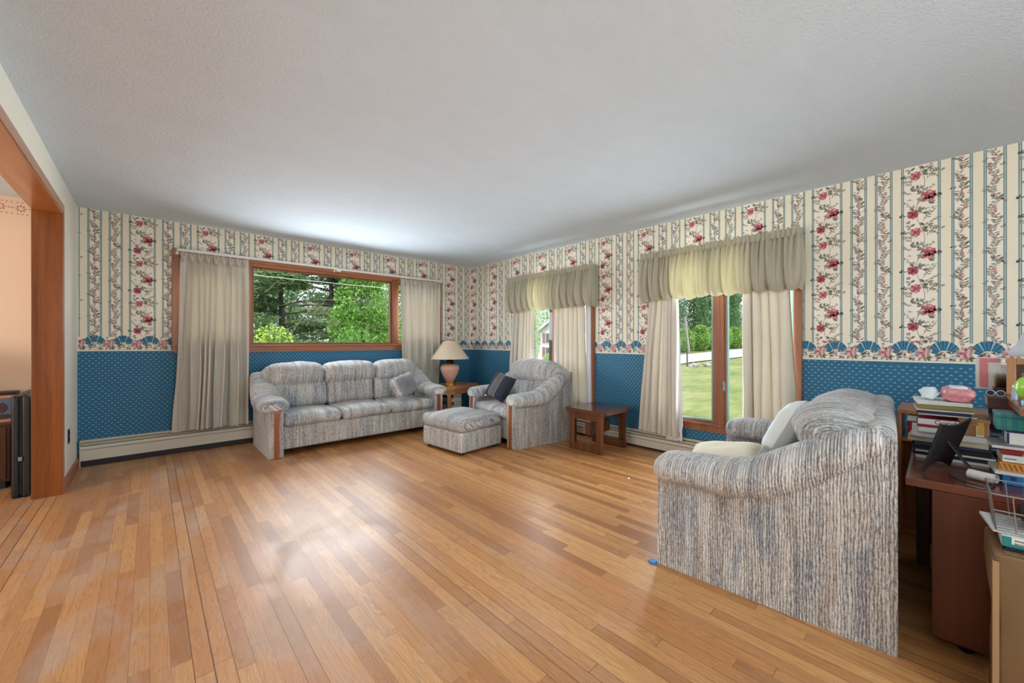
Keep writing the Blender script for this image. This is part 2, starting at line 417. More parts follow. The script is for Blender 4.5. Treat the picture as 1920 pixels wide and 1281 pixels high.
TILES = [(0, .178, band_rose(), .0), (.246, .078, band_vine(3), .13), (.388, .078, band_vine(9), .27)]
def border_tile():
    rr = random.Random(21); o = []
    cx, cy = .10, .034
    for i in range(18):
        a0 = .30+(PI-.60)*i/18; a1 = .30+(PI-.60)*(i+1)/18
        P = lambda a, r: (cx+math.cos(a)*r*.94, cy+math.sin(a)*r)
        o.append(([P(a0, .034), P(a1, .034), P(a1, .088), P((a0+a1)/2, .091), P(a0, .088)], ('fan', 'fandark', 'fanlight')[(i % 2) if i % 6 else 2], 1))
    for i in range(26):
        x = rr.uniform(.06, .15); y = rr.uniform(.026, .07)-abs(x-.11)*.4
        flower(o, x, y, rr.uniform(.007, .011), rr, rr.choice(('white', 'tealpale', 'white')), rr.choice(('white', 'pinkpale', 'tealpale')))
    for i in range(9): leaf(o, rr.uniform(.03, .17), rr.uniform(.022, .036), rr.choice((0, PI))+rr.uniform(-.3, .3), .03, .006, 'tealpale', 'leafgrey')
    for i in range(8): leaf(o, .0, .05, 2*PI*i/8+.3, .05, .010, rr.choice(('leaf', 'leafgrey', 'tealpale')), 'leafgrey')
    rose(o, -.002, .052, .032, rr, ('pink', 'pinkpale', 'rose', 'mauve'))
    flower(o, .028, .085, .014, rr, 'pink', 'mauve'); flower(o, .036, .07, .012, rr, 'mauve', 'pinkpale'); flower(o, -.012, .104, .012, rr, 'tealpale', 'leafgrey')
    leaf(o, .018, .03, -.9, .03, .009, 'teal', 'leafdark')
    return o
BTILE = border_tile(); BREP = .196

def papered_wall(name, u0, u1, openings, P, zr, out_sign, phase, ulim, bphase):
    """P(u, z, off) -> world point; openings (u0,u1,z0,z1); zr(u) -> top of the blue paper"""
    mats = [M_cream, M_cream_paper, M_band_paper, M_border, M_blue, M_dot]+list(PC.values()); pk = {k: 6+i for i, k in enumerate(PC)}
    mb = MB()
    us = sorted({u0, u1}|{o[0] for o in openings}|{o[1] for o in openings}); zs = sorted({0, ZC}|{o[2] for o in openings}|{o[3] for o in openings})
    for a, b in zip(us, us[1:]):
        for c, d in zip(zs, zs[1:]):
            if any(o[0] <= a and b <= o[1] and o[2] <= c and d <= o[3] for o in openings): continue
            q = [P(u, z, off) for off in (0, -.16) for z in (c, d) for u in (a, b)]
            mb.add(q, [(0, 1, 3, 2), (4, 6, 7, 5), (0, 4, 5, 1), (2, 3, 7, 6), (0, 2, 6, 4), (1, 5, 7, 3)], 0)
    def inside(u, z, pad=.0):
        return any(o[0]-pad < u < o[1]+pad and o[2]-pad < z < o[3]+pad for o in openings)
    def strip(a, b, z0, z1, m, off):
        """rectangle a..b, z0..z1 minus the openings; z may be functions of u"""
        f0 = z0 if callable(z0) else (lambda u: z0); f1 = z1 if callable(z1) else (lambda u: z1)
        cuts = sorted({a, b}|{e for o in openings for e in o[:2] if a < e < b})
        for c, d in zip(cuts, cuts[1:]):
            mid = (c+d)/2; segs = [(f0, f1)]
            for o in openings:
                if o[0] <= mid <= o[1]:
                    n = []
                    for s0, s1 in segs:
                        if o[2] >= s1(mid) or o[3] <= s0(mid): n.append((s0, s1)); continue
                        if o[2] > s0(mid): n.append((s0, (lambda v: (lambda u: v))(o[2])))
                        if o[3] < s1(mid): n.append(((lambda v: (lambda u: v))(o[3]), s1))
                    segs = n
            for s0, s1 in segs: mb.poly([P(c, s0(c), off), P(d, s0(d), off), P(d, s1(d), off), P(c, s1(c), off)], m)
    BH = .137
    bt = lambda u: zr(u)+BH
    strip(u0, u1, bt, ZC, 1, .0003); strip(u0, u1, zr, bt, 3, .0004); strip(u0, u1, 0, zr, 4, .0003)
    strip(u0, u1, lambda u: zr(u)+.012, lambda u: zr(u)+.016, pk['gold'], .0005)
    k0 = math.floor((u0-phase)/REP)-1
    for k in range(k0, k0+30):
        for off, w, tile, vs in TILES:
            s = phase+k*REP+off
            if s+w < u0 or s > u1: continue
            a, b = max(u0, s), min(u1, s+w)
            strip(a, b, bt, ZC, 2, .0005)
            for e in (s-.002, s+w+.002):
                for d in (-.0055, .0045):
                    if u0 < e+d and e+d+.0042 < u1: strip(e+d, e+d+.0042, bt, ZC, pk['teal'], .0007)
                if u0 < e-.001 and e+.004 < u1: strip(e-.0013, e+.0045, bt, ZC, pk['tealpale'], .0006)
            if s > ulim[1] or s+w < ulim[0]: continue
            for r in range(-1, 5):
                zb = 2.21+vs-(r+1)*VREP
                for pts, c, lay in tile:
                    cu = s+sum(p[0] for p in pts)/len(pts); cz = zb+sum(p[1] for p in pts)/len(pts)
                    if not (u0+.012 < cu < u1-.012) or cz < bt(cu)+.006 or cz > ZC-.006 or inside(cu, cz, .0): continue
                    mb.poly([P(min(u1, max(u0, s+p[0])), min(ZC, max(bt(cu), zb+p[1])), .0008+lay*.00008) for p in pts], pk[c])
    k = math.floor((u0-bphase)/BREP)
    while bphase+k*BREP < min(u1, ulim[1]):
        s = bphase+k*BREP; k += 1
        for pts, c, lay in BTILE:
            cu = s+sum(p[0] for p in pts)/len(pts); z0 = zr(cu)
            if not (u0+.01 < cu < u1-.01) or inside(cu, z0+.07): continue
            mb.poly([P(min(u1, max(u0, s+p[0])), z0+.004+p[1]*1.22, .0007+lay*.00008) for p in pts], pk[c])
    arc = [(math.cos(PI*i/6)*.0074, math.sin(PI*i/6)*.0070) for i in range(7)]+[(math.cos(PI*i/4)*.0044, math.sin(PI*i/4)*.0032) for i in range(4, -1, -1)]
    z = 1.06; row = 0
    while z > .1:
        u = u0+.012+(row % 2)*.0215
        while u < min(u1-.01, ulim[1]):
            if z < zr(u)-.014 and not inside(u, z, .01): mb.poly([P(u+x, z+y, .0006) for x, y in arc], 5)
            u += .043
        z -= .0245; row += 1
    return struct(mb.build(name, mats))

W1 = (.22, 3.43, 1.12, 2.10)
W2Y, W3Y, WZ = (2.94, 4.15), (.835, 2.10), (.36, 2.04)
P_back = lambda u, z, off: (u, YB-off, z)
P_right = lambda u, z, off: (XR-off, -u, z)
papered_wall('wall_back', XL, XR, [W1], P_back, lambda u: 1.083-(u+.5)/4.56*.045, 1, -.145, (-9, 9), -.49)
papered_wall('wall_right', -YB, -YN, [(-W2Y[1], -W2Y[0], *WZ), (-W3Y[1], -W3Y[0], *WZ)], P_right, lambda u: 1.038-(u+5.478)/5.5*.014, 1, -.709, (-9, 1.3), -.272)

# floor, ceiling, left wall with the wide cased opening, the room behind it, and the wall behind the camera
OY0, OY1, OZ = 1.3, 4.575, 2.155
mb = MB(); mb.box(-4.3, XR+.2, YN-.2, YB+.2, -.12, 0); struct(mb.build('floor', M_floor))
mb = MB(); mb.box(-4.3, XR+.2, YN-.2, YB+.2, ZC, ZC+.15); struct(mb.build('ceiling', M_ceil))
mb = MB()
mb.box(-.64, -.5, YN, OY0, 0, ZC); mb.box(-.64, -.5, OY1+.0, YB, 0, ZC); mb.box(-.64, -.5, OY0, OY1, OZ+.02, ZC)
struct(mb.build('wall_left', M_cream))
mb = MB(); mb.box(-4.3, -.65, YB, YB+.16, 0, ZC)
rr = random.Random(4)
for i in range(60):                            # stencilled band near the ceiling
    x = -.72-i*.115; z = 2.345
    if x < -4.2: break
    for k in range(8):
        a = 2*PI*k/8; mb.poly([(p[0], YB-.0005, p[1]) for p in ell(x+math.cos(a)*.012, z+math.sin(a)*.012, a, .022, .005, 6)], 1)
    for dz in (-.05, .05):
        for q in range(4): mb.poly([(p[0], YB-.0005, p[1]) for p in ell(x+.0575-q*.028, z+dz, .1, .014, .004, 6)], 1)
    for s in (-1, 1): mb.poly([(p[0], YB-.0005, p[1]) for p in ell(x-.0575, z, s*.2+(PI if s < 0 else 0), .02, .004, 6)], 1)
struct(mb.build('wall_far_left_room', [M_peach, plain('stencil_brown', srgb(150, 92, 66), .7)]))
mb = MB(); mb.box(-4.3, -4.2, YN, YB, 0, ZC); struct(mb.build('wall_side_left_room', M_peach))
mb = MB()
for a, b, c, d in ((-4.3, -.2, 0, ZC), (1.8, XR, 0, ZC), (-.2, 1.8, 0, .6), (-.2, 1.8, 2.2, ZC)): mb.box(a, b, YN-.16, YN, c, d)
struct(mb.build('wall_near', M_cream))

# trim of the opening: jambs, head, casings
door = grp('door_1')
mb = MB(); mb.box(-.648, -.492, OY1-.02, OY1, 0, OZ+.0); mb.build('jamb', M_amber, door, .002)
mb = MB(); mb.box(-.648, -.492, OY0, OY0+.02, 0, OZ); mb.build('jamb', M_amber, door, .002)
mb = MB(); mb.box(-.648, -.492, OY0, OY1, OZ, OZ+.02); mb.build('head_jamb', M_ambery, door, .002)
mb = MB(); mb.box(-.5, -.490, OY1-.012, OY1+.052, 0, OZ+.068); mb.build('side_casing', M_case, door, .004)
mb = MB(); mb.box(-.5, -.484, OY0-.052, OY0+.012, 0, OZ+.068); mb.build('side_casing', M_case, door, .004)
mb = MB(); mb.box(-.5, -.484, OY0+.012, OY1-.012, OZ+.008, OZ+.068); mb.build('head_casing', M_casey, door, .004)
mb = MB(); mb.prism([(-.5, 0), (-.485, 0), (-.485, .075), (-.488, .085), (-.5, .092)], OY1+.053, YB-.002, 'Y')
o = mb.build('baseboard_left', M_case); struct(o)

# baseboard heaters
def heater(name, label, p0, p1, z0, z1, nrm):
    """long enamelled baseboard heater between p0 and p1 on the wall; nrm points into the room"""
    t = thing(name, label, 'baseboard heater', (p0[0], p0[1], 0))
    L = math.hypot(p1[0]-p0[0], p1[1]-p0[1]); d = Vector((p1[0]-p0[0], p1[1]-p0[1], 0))/L; n = Vector((nrm[0], nrm[1], 0))
    M = Matrix(((d.x, n.x, 0, 0), (d.y, n.y, 0, 0), (0, 0, 1, 0), (0, 0, 0, 1)))
    h = z1-z0; D = .066
    def pr(pts, a, b, nm, m):
        mb = MB(); mb.prism(pts, a, b, 'X'); o = mb.build(nm, m, t, .0015); o.data.transform(M); return o
    pr([(.002, z0), (.008, z0), (.008, z1), (.04, z1), (.048, z1-.006), (.048, z1-.012), (.04, z1-.007), (.002, z1-.006)], 0, L, 'top_hood', M_heat)
    pr([(D-.004, z0+.012), (D, z0+.012), (D, z1-.07), (D-.006, z1-.052), (D-.010, z1-.054), (D-.004, z1-.072)], 0, L, 'front_panel', M_heat)
    pr([(D, z1-.088), (D+.002, z1-.088), (D+.002, z1-.084), (D, z1-.084)], 0, L, 'crease', M_dark)
    pr([(.03, z1-.034), (D-.004, z1-.046), (D-.004, z1-.042), (.03, z1-.029)], .01, L-.01, 'damper', M_heat)
    pr([(.009, .002), (D-.008, .002), (D-.008, z1-.055), (.009, z1-.03)], .01, L-.01, 'core_gap_shade', M_dark)  # heater core, carried to the floor in near-black as painted gap shade
    for a in (-.004, L): pr([(.002, 0), (D+.002, 0), (D+.002, z1-.05), (.048, z1), (.002, z1)], a, a+.006, 'end_cap', M_heat)
    return t
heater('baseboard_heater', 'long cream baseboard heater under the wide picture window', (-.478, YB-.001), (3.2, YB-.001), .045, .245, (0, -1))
heater('baseboard_heater', 'cream baseboard heater running below the two tall casement windows', (XR-.001, 4.6), (XR-.001, .0), .01, .185, (-1, 0))

# outlet and hook on the left wall and opening
t = thing('wall_outlet', 'dark bronze outlet cover low on the cream wall beside the opening', 'outlet', (-.5, 4.915, .385))
mb = MB(); mb.box(0, .006, -.036, .036, -.058, .058); mb.build('cover_plate', M_bronze, t, .002)
for z in (-.026, .026):
    mb = MB(); mb.lathe([(.017, 0), (.017, .003)], 16, M=Matrix.Translation((.006, 0, z)) @ Matrix.Rotation(PI/2, 4, 'Y')); mb.build('socket', M_black, t)
t = thing('ceiling_hook', 'small black hook screwed under the head of the wooden opening', 'hook', (-.60, 3.05, OZ))
mb = MB(); mb.lathe([(.018, 0), (.018, -.004), (.006, -.012)], 14); mb.build('base_plate', M_black, t)
mb = MB(); mb.sweep([(0, .0, -.01)]+[(0, -.012+.0*i+.020*math.cos(a), -.032-.018*math.sin(a)) for i, a in enumerate([k*.4 for k in range(0, 10)])], .0035, seg=8); mb.build('hook_arm', M_black, t)

# ------------------------------------------------------------------ windows
def pane_quad(mb, axis, c, a0, a1, z0, z1, th=.004):
    if axis == 'Y': mb.box(a0, a1, c, c+th, z0, z1)
    else: mb.box(c, c+th, a0, a1, z0, z1)
def wbox(parent, axis, name, m, a0, a1, d0, d1, z0, z1, bev=.003):
    mb = MB()
    if axis == 'Y': mb.box(a0, a1, d0, d1, z0, z1)
    else: mb.box(d0, d1, a0, a1, z0, z1)
    return mb.build(name, m, parent, bev)
w = grp('window_1', 'wide picture window in brown stained frame above the sofa')
y = YB
wbox(w, 'Y', 'head_casing', M_trim, .17, 3.48, y-.018, y, 2.095, 2.165)
for a, b in ((.17, .235), (3.415, 3.48)): wbox(w, 'Y', 'side_casing', M_trimv, a, b, y-.018, y, 1.06, 2.10)
wbox(w, 'Y', 'window_stool', M_trim, .17, 3.48, y-.045, y+.10, 1.118, 1.140)
wbox(w, 'Y', 'apron', M_trim, .19, 3.46, y-.016, y, 1.048, 1.118)
for a, b in ((.22, .26), (.80, .885), (2.64, 2.725), (3.39, 3.43)): wbox(w, 'Y', 'mullion', M_trimv, a, b, y-.008 if .5 < a < 3 else y+.0, y+.13, 1.14, 2.10)
wbox(w, 'Y', 'head_jamb', M_trim, .22, 3.43, y, y+.13, 2.062, 2.10)
for n_, (a, b) in enumerate(((.885, 2.64), (.26, .80), (2.725, 3.39))):
    s = grp('sash') ; s.parent = w; del s['kind']
    f = .022 if n_ == 0 else .03; zt, zb = 2.062, 1.14
    mb = MB(); mb.box(a, a+f, y+.03, y+.07, zb, zt); mb.box(b-f, b, y+.03, y+.07, zb, zt); mb.box(a+f, b-f, y+.03, y+.07, zt-f, zt); mb.box(a+f, b-f, y+.03, y+.07, zb, zb+f)
    mb.build('sash_frame', M_trimv, s, .003)
    mb = MB(); pane_quad(mb, 'Y', y+.05, a+f, b-f, zb+f, zt-f); mb.build('glass', M_glass, s)
def casement(name, label, Y0, Y1, mull):
    w = grp(name, label); x = XR; z0, z1 = WZ
    wbox(w, 'X', 'head_casing', M_trim, Y0-.055, Y1+.055, x-.018, x, z1-.005, z1+.055)
    for a, b in ((Y0-.055, Y0+.005), (Y1-.005, Y1+.055)): wbox(w, 'X', 'side_casing', M_trimv, a, b, x-.018, x, z0-.06, z1)
    wbox(w, 'X', 'window_stool', M_trimv, Y0-.05, Y1+.05, x-.03, x+.10, z0-.012, z0+.006)
    wbox(w, 'X', 'apron', M_trimv, Y0-.04, Y1+.04, x-.014, x, z0-.075, z0-.012)
    wbox(w, 'X', 'mullion', M_trimv, mull-.045, mull+.045, x-.004, x+.12, z0, z1)
    wbox(w, 'X', 'head_jamb', M_trimv, Y0, Y1, x, x+.12, z1-.03, z1)
    for a, b, hs in ((Y0, mull-.045, 1), (mull+.045, Y1, -1)):
        s = grp('sash'); s.parent = w; del s['kind']
        f = .018; zt, zb = z1-.03, z0+.006; g = .014
        def frame(nm, m, d0, d1, i, wd):
            mb = MB(); mb.box(d0, d1, a+i, a+i+wd, zb+i, zt-i); mb.box(d0, d1, b-i-wd, b-i, zb+i, zt-i)
            mb.box(d0, d1, a+i+wd, b-i-wd, zb+i, zb+i+wd); mb.box(d0, d1, a+i+wd, b-i-wd, zt-i-wd, zt-i); mb.build(nm, m, s, .002)
        frame('sash_frame', M_trimv, x+.03, x+.075, 0, f); frame('weather_strip', M_teal, x+.036, x+.07, f, g)
        mb = MB(); pane_quad(mb, 'X', x+.05, a+f+g, b-f-g, zb+f+g, zt-f-g); mb.build('glass', M_glass, s)
    lk = wbox(w, 'X', 'sash_lock', M_steel, mull-.058, mull-.046, x-.012, x+.03, .70, .78); 
    hd = MB(); hd.sweep([(x-.010, mull-.052, .74), (x-.022, mull-.052, .76), (x-.022, mull-.052, .80)], .006, seg=8); hd.build('lock_lever', M_steel, w)
    wbox(w, 'X', 'hinge', M_bronze, mull-.056, mull-.046, x-.006, x+.03, 1.62, 1.70)
    return w
casement('window_2', 'tall brown casement window behind the armchair', *W2Y, 3.545)
casement('window_3', 'tall brown casement window nearest the loveseat', *W3Y, 1.45)
w = grp('added_rear_window')  # invented window behind the camera, added to let light in from there
wbox(w, 'Y', 'frame', M_trim, -.2, 1.8, YN-.1, YN-.04, .6, .66); wbox(w, 'Y', 'frame', M_trim, -.2, 1.8, YN-.1, YN-.04, 2.14, 2.2)
for a in (-.2, .77, 1.74): wbox(w, 'Y', 'frame', M_trimv, a, a+.06, YN-.1, YN-.04, .66, 2.14)
# ------------------------------------------------------------------ curtains
def to_world(axis, u, d, z):
    return (u, YB-d, z) if axis == 'Y' else (XR-d, u, z)
def nz(x, y=0., z=0.): return mnoise.noise(Vector((x, y, z)))
def drape(axis, top, bot, z1, z0, d0, folds, amp, seed, hem=.0, warp=0):
    mb = MB(); nu, nv = folds*16, 34; vs = []
    for j in range(nv+1):
        s = j/nv
        for i in range(nu+1):
            t = i/nu
            tw = t*(1-warp)+warp*(t*t*(3-2*t))
            tt = tw+.11*nz(t*3.3, seed)+.03*nz(t*9, seed+3, s*1.5)
            e = s**.9
            u = (top[0]+(top[1]-top[0])*t)*(1-e)+(bot[0]+(bot[1]-bot[0])*(t+.03*nz(t*5, seed*2, s*2)))*e
            ph = 2*PI*folds*tt
            k = .55+.5*min(1, s*1.3)
            sn = math.sin(ph); dd = math.copysign(abs(sn)**.8, sn)+.55*math.sin(ph*.5+seed)*(.3+.7*s)+.3*math.sin(ph*2+seed+s)*(1-s)
            if s < .06: dd *= .6
            d = d0+amp*k*dd+amp*.5*nz(t*6, s*3, seed)
            u += amp*.55*k*math.cos(ph+.6*nz(t*3, s*2, seed))
            z = z1+(z0-z1)*s+(hem*nz(t*7, seed)*s if s > .9 else 0)
            vs.append(to_world(axis, u, max(.02 if z > .3 else .074, d), z))
    fs = [(j*(nu+1)+i, j*(nu+1)+i+1, (j+1)*(nu+1)+i+1, (j+1)*(nu+1)+i) for j in range(nv) for i in range(nu)]
    return mb.add(vs, fs, 0, True)
def curtain(label, axis, top, bot, z1, z0, d0, folds, amp, seed, lining=None, hem=.02, warp=0):
    base = to_world(axis, (bot[0]+bot[1])/2, d0, z0)
    t = thing('curtain', label, 'curtain', base, 0, 'pleated beige curtains')
    def put(mb, nm, m):
        o = mb.build(nm, m, t); o.data.transform(Matrix.Translation([-c for c in base])); return o
    put(drape(axis, top, bot, z1, z0, d0, folds, amp, seed, hem, warp), 'drape', M_curt)
    n = max(3, folds)
    for i in range(n):                         # pinch pleats along the heading
        mb = MB()
        u = top[0]+(top[1]-top[0])*(i+.5)/n
        for k in (-.008, 0, .008):
            p = [to_world(axis, u+k, d0+amp*.5, z1+.004), to_world(axis, u+k*1.5, d0+amp*.7+.008, z1-.05), to_world(axis, u+k*.6, d0+amp*.5, z1-.10)]
            mb.sweep(p, [.004, .007, .003], seg=6)
        put(mb, 'pinch_pleat', M_curt)
    if lining:
        a, b, lz, lf = lining
        put(drape(axis, a, b, z1-.02, lz, d0-.035, lf, .010, seed+5, .01), 'lining', M_sheer)
D1 = .112
curtain('long beige curtain with wide folds at the left end of the picture window', 'Y', (.225, .83), (.175, .83), 2.105, .235, .135, 9, .038, 2.3, warp=.75)
curtain('beige curtain at the right end of the picture window, behind the pink lamp', 'Y', (2.70, 3.39), (2.74, 3.34), 2.105, .255, D1, 10, .022, 7.1)
curtain('beige curtain left of the armchair window, beside the room corner', 'X', (4.27, 3.84), (4.38, 3.83), 2.03, .26, .080, 6, .026, 3.7)
curtain('beige curtain right of the armchair window with white lining at its edge', 'X', (3.46, 2.99), (3.46, 2.955), 2.03, .26, .080, 6, .026, 5.9, ((3.0, 2.92), (3.0, 2.905), .25, 2))
curtain('beige curtain with narrow folds left of the loveseat window, over the heater', 'X', (2.06, 1.82), (2.23, 1.78), 2.03, .20, .088, 7, .024, 1.2, ((1.95, 1.83), (1.93, 1.765), .155, 3))
curtain('broad pale curtain right of the loveseat window, nearest the desk', 'X', (1.205, .86), (1.205, .775), 2.03, .24, .080, 5, .030, 8.8, ((1.19, 1.10), (1.19, 1.10), .24, 2))

def valance(label, u0, u1, seed):
    """gathered balloon valance on a return rod; u runs from the far end u0 to the near end u1"""
    dr = .165; base = (XR-dr, (u0+u1)/2, 1.65)
    t = thing('balloon_valance', label, 'valance', base, 0, 'gathered balloon valances')
    def put(mb, nm):
        o = mb.build(nm, M_val, t); o.data.transform(Matrix.Translation([-c for c in base])); return o
    L = abs(u0-u1); ret = .14; total = L+2*ret
    def place(a, d, z):
        """a: distance along the rod including both returns"""
        if a < ret: return (XR-.006-(a/ret)*(dr-.006)-d*.3, u0+d*.5, z)
        if a > ret+L: return (XR-.006-((total-a)/ret)*(dr-.006)-d*.3, u1-d*.5, z)
        return (XR-dr-d, u0-(a-ret), z)
    puffs = int(total/.115); n = puffs*40; nv = 26
    ztop, zbot = 2.055, 1.625
    def grid(fn, nv):
        vs = []; [vs.append(fn(i/n, j/nv)) for j in range(nv+1) for i in range(n+1)]
        return MB().add(vs, [(j*(n+1)+i, j*(n+1)+i+1, (j+1)*(n+1)+i+1, (j+1)*(n+1)+i) for j in range(nv) for i in range(n)], 0, True)
    def skirt(t_, s):
        a = t_*total; tj = t_+.010*nz(t_*20, seed)
        ph = tj*puffs; q = abs(math.sin(PI*ph))                  # one lobe per puff
        fine = math.sin(2*PI*ph*3+2*nz(t_*30, seed))*.013*(1-s)**.6+.007*math.sin(2*PI*ph*5+seed+3*nz(t_*22,seed+4))*(1-s*.8)
        belly = (math.sin(PI*min(1, s*1.02))**.8)*.045*(.4+.6*s)+.03*s*(1-s)
        lobe = (q**.5-.6)*.060*min(1, s*1.4)
        if s > .9: belly -= (s-.9)*.25
        z = ztop+(zbot-ztop)*s-.030*(q**.7)*s**3+.018*nz(t_*9, seed+2)*s
        return place(a, belly+lobe+fine+.010*nz(t_*25, s*3, seed), z)
    put(grid(skirt, nv), 'balloon_skirt')
    def ruffle(t_, s):
        a = t_*total; ph = t_*puffs*3.2
        w = math.sin(2*PI*ph+3*nz(t_*26, seed))
        z = ztop-.012+.072*s+.010*s*nz(t_*40, seed+5)+.006*s*w
        return place(a, .005+.011*w*(1 if s < .35 else .6)+s*.020*nz(t_*38, seed+9)+(.006 if .2 < s < .5 else 0)+.012*max(0, s-.5)*w, z)
    put(grid(ruffle, 8), 'ruffle_header')
valance('gathered sage valance over the armchair window, farther of the two', 4.34, 2.84, 1.3)
valance('gathered sage valance over the loveseat window, nearer of the two', 2.185, .775, 6.1)

t = thing('curtain_rod', 'long white traverse rod across the top of the picture window', 'curtain rod', (.2, YB, 2.13))
mb = MB(); mb.box(0, 1.62, -.125, -.115, -.012, .016); mb.build('rail', M_white, t, .003)
mb = MB(); mb.box(1.60, 3.22, -.118, -.108, -.014, .014); mb.build('inner_rail', M_white, t, .003)
for x in (.0, 3.21):
    mb = MB(); mb.box(x, x+.012, -.125, -.018, -.016, .018); mb.build('end_return', M_white, t, .002)
for x in (.012, 1.61, 3.19):
    mb = MB(); mb.box(x-.012, x+.012, -.019, -.001, -.03, .04); mb.box(x-.006, x+.006, -.126, -.019, .016, .022); mb.build('bracket', M_white, t, .002)
mb = MB(); mb.box(1.60, 1.66, -.128, -.104, -.034, -.012); mb.build('master_carrier', M_white, t, .002)

# ------------------------------------------------------------------ seating
def seat(name, label, cat, loc, rz, W, D, n, top=.95, group='matching chenille seats'):
    t = thing(name, label, cat, loc, rz, group)
    P = .125
    prof = [(0, .0), (D, .0), (D, .80), (D-.03, .815), (D-.10, .80), (D-.22, .70), (D-.36, .58), (.36, .505), (.12, .52), (.05, .515), (.015, .495), (0, .46)]
    for x in (0, W-P):
        mb = MB(); mb.prism(prof, x, x+P, 'X'); o = mb.build('side_panel', FP, t, .018)
    for x in (P/2, W-P/2):
        c = [(0, 0), (0, .1), (0, .25), (0, .40), (0, .455), (.004, .48), (.016, .503), (.034, .518), (.06, .526), (.10, .528)]
        pts = [(y-.012*(1 if z < .5 else .5), z+(.012 if y > .01 else 0)) for y, z in c]
        mb = MB(); outer = pts; inner = [(y+.02, z-.014 if y > .01 else z) for y, z in c]
        mb.prism(outer+inner[::-1], x-.022, x+.022, 'X'); mb.build('wood_trim', M_seatwood, t, .006)
    k = D/.91
    path = [(-.008, .512, .06, .03), (.004, .512, .105, .052), (.03, .515, .13, .068), (.07, .52, .14, .074), (.18, .525, .14, .078), (.34, .525, .145, .084), (.47, .56, .14, .088), (.60, .635, .13, .088), (.72, .715, .115, .078), (.80, .765, .10, .062), (.86, .795, .085, .04), (.875, .80, .05, .02)]
    for x, s in ((P/2, -1), (W-P/2, 1)):
        mb = MB()
        # denser path by interpolation, with slight creases
        pp, rr_ = [], []
        for i in range(len(path)-1):
            a, b = path[i], path[i+1]
            for q in range(4):
                f = q/4; v = [a[m]+(b[m]-a[m])*f for m in range(4)]
                w = 1+.035*nz(v[0]*14, x)
                pp.append((x+s*.012, v[0]*k, v[1])); rr_.append((v[2]*w, v[3]*w))
        mb.sweep(pp, rr_, seg=24, exp=2.4, up=Vector((0, -.3, 1)))
        mb.build('arm_cushion', FY, t)
    mb = MB(); mb.soft((W/2, D/2-.02, .187), (W/2-P-.002, D/2-.055, .117), .02, 10); mb.build('seat_base', FX, t)
    w = (W-2*P)/n
    for i in range(n):
        cx = P+w*(i+.5)
        mb = MB(); mb.soft((cx, (D-.24)/2+.002, .362), (w/2-.003, (D-.24)/2, .060), .05, 12, (0.0, .012, .022), wob=.012, seed=i*3.1+W)
        mb.build('seat_cushion', FX, t)
    wb = (W-.10)/n
    for i in range(n):
        cx = P+w*(i+.5)
        Mx = Matrix.Translation((cx, D-.235, .565)) @ Matrix.Rotation(-.22, 4, 'X')
        mb = MB(); mb.soft((0, 0, 0), (w/2-.002, .085, .155), .06, 10, (0, .03, 0), M=Mx, wob=.012, seed=i*2.3+W*2); mb.build('lumbar_cushion', FX, t)
        x0, x1 = .05+wb*i, .05+wb*(i+1); cx = (x0+x1)/2
        hz = (top-.655)/2
        def fn(p, i=i, cx=cx, wb=wb):
            e = 0
            x = p.x/(wb/2)
            if i == 0 and x < 0: e = abs(x)**2.5
            if i == n-1 and x > 0: e = max(e, abs(x)**2.5)
            crease = .010*math.sin(p.x*38+i*2)*(1 if p.y < 0 else 0)*max(0, .5-abs(p.z/.15+.3))
            return (p.x, p.y+.05*e+crease, p.z-.045*e*(p.z/.15 if p.z > 0 else 0)-.012*abs(x)**3)
        Mx = Matrix.Translation((cx, D-.185, .655+hz)) @ Matrix.Rotation(-.16, 4, 'X')
        mb = MB(); mb.soft((0, 0, 0), (wb/2-.001, .135, hz), .09, 14, (0, .055, .022), fn=fn, M=Mx, wob=.018, seed=i*1.7+W*3); mb.build('back_cushion', FX, t)
    mb = MB(); mb.soft((W/2, D-.05, .45), (W/2-P*.5, .05, .40), .04, 10); mb.build('back_panel', FX, t)
    return t
seat('sofa', 'long three cushion chenille sofa under the picture window', 'sofa', (.868, 4.48, 0), 0, 2.0, .835, 3, .915)
seat('armchair', 'wide chenille armchair with navy pillow in front of the corner window', 'armchair', (3.025, 4.095, 0), math.radians(-98), 1.0, .86, 1, .935)
seat('loveseat', 'chenille loveseat seen from its side, backed against the desk', 'loveseat', (3.337, 1.097, 0), math.radians(183.67), 1.36, .91, 2, .87)

t = thing('ottoman', 'square chenille ottoman pushed against the front of the armchair', 'ottoman', (2.325, 3.285, 0), math.radians(5.0))
mb = MB(); mb.soft((.30, .335, .131), (.30, .335, .106), .03, 10); mb.build('upholstered_base', FP, t)
mb = MB(); mb.soft((.30, .335, .305), (.303, .34, .068), .05, 12, (.004, .004, .024), wob=.012, seed=4); mb.build('top_cushion', FY, t)
for x, y in ((.06, .06), (.54, .06), (.06, .61), (.54, .61)):
    mb = MB(); mb.lathe([(.022, 0), (.025, .028)], 12, c=(x, y, 0)); mb.build('foot', M_black, t)

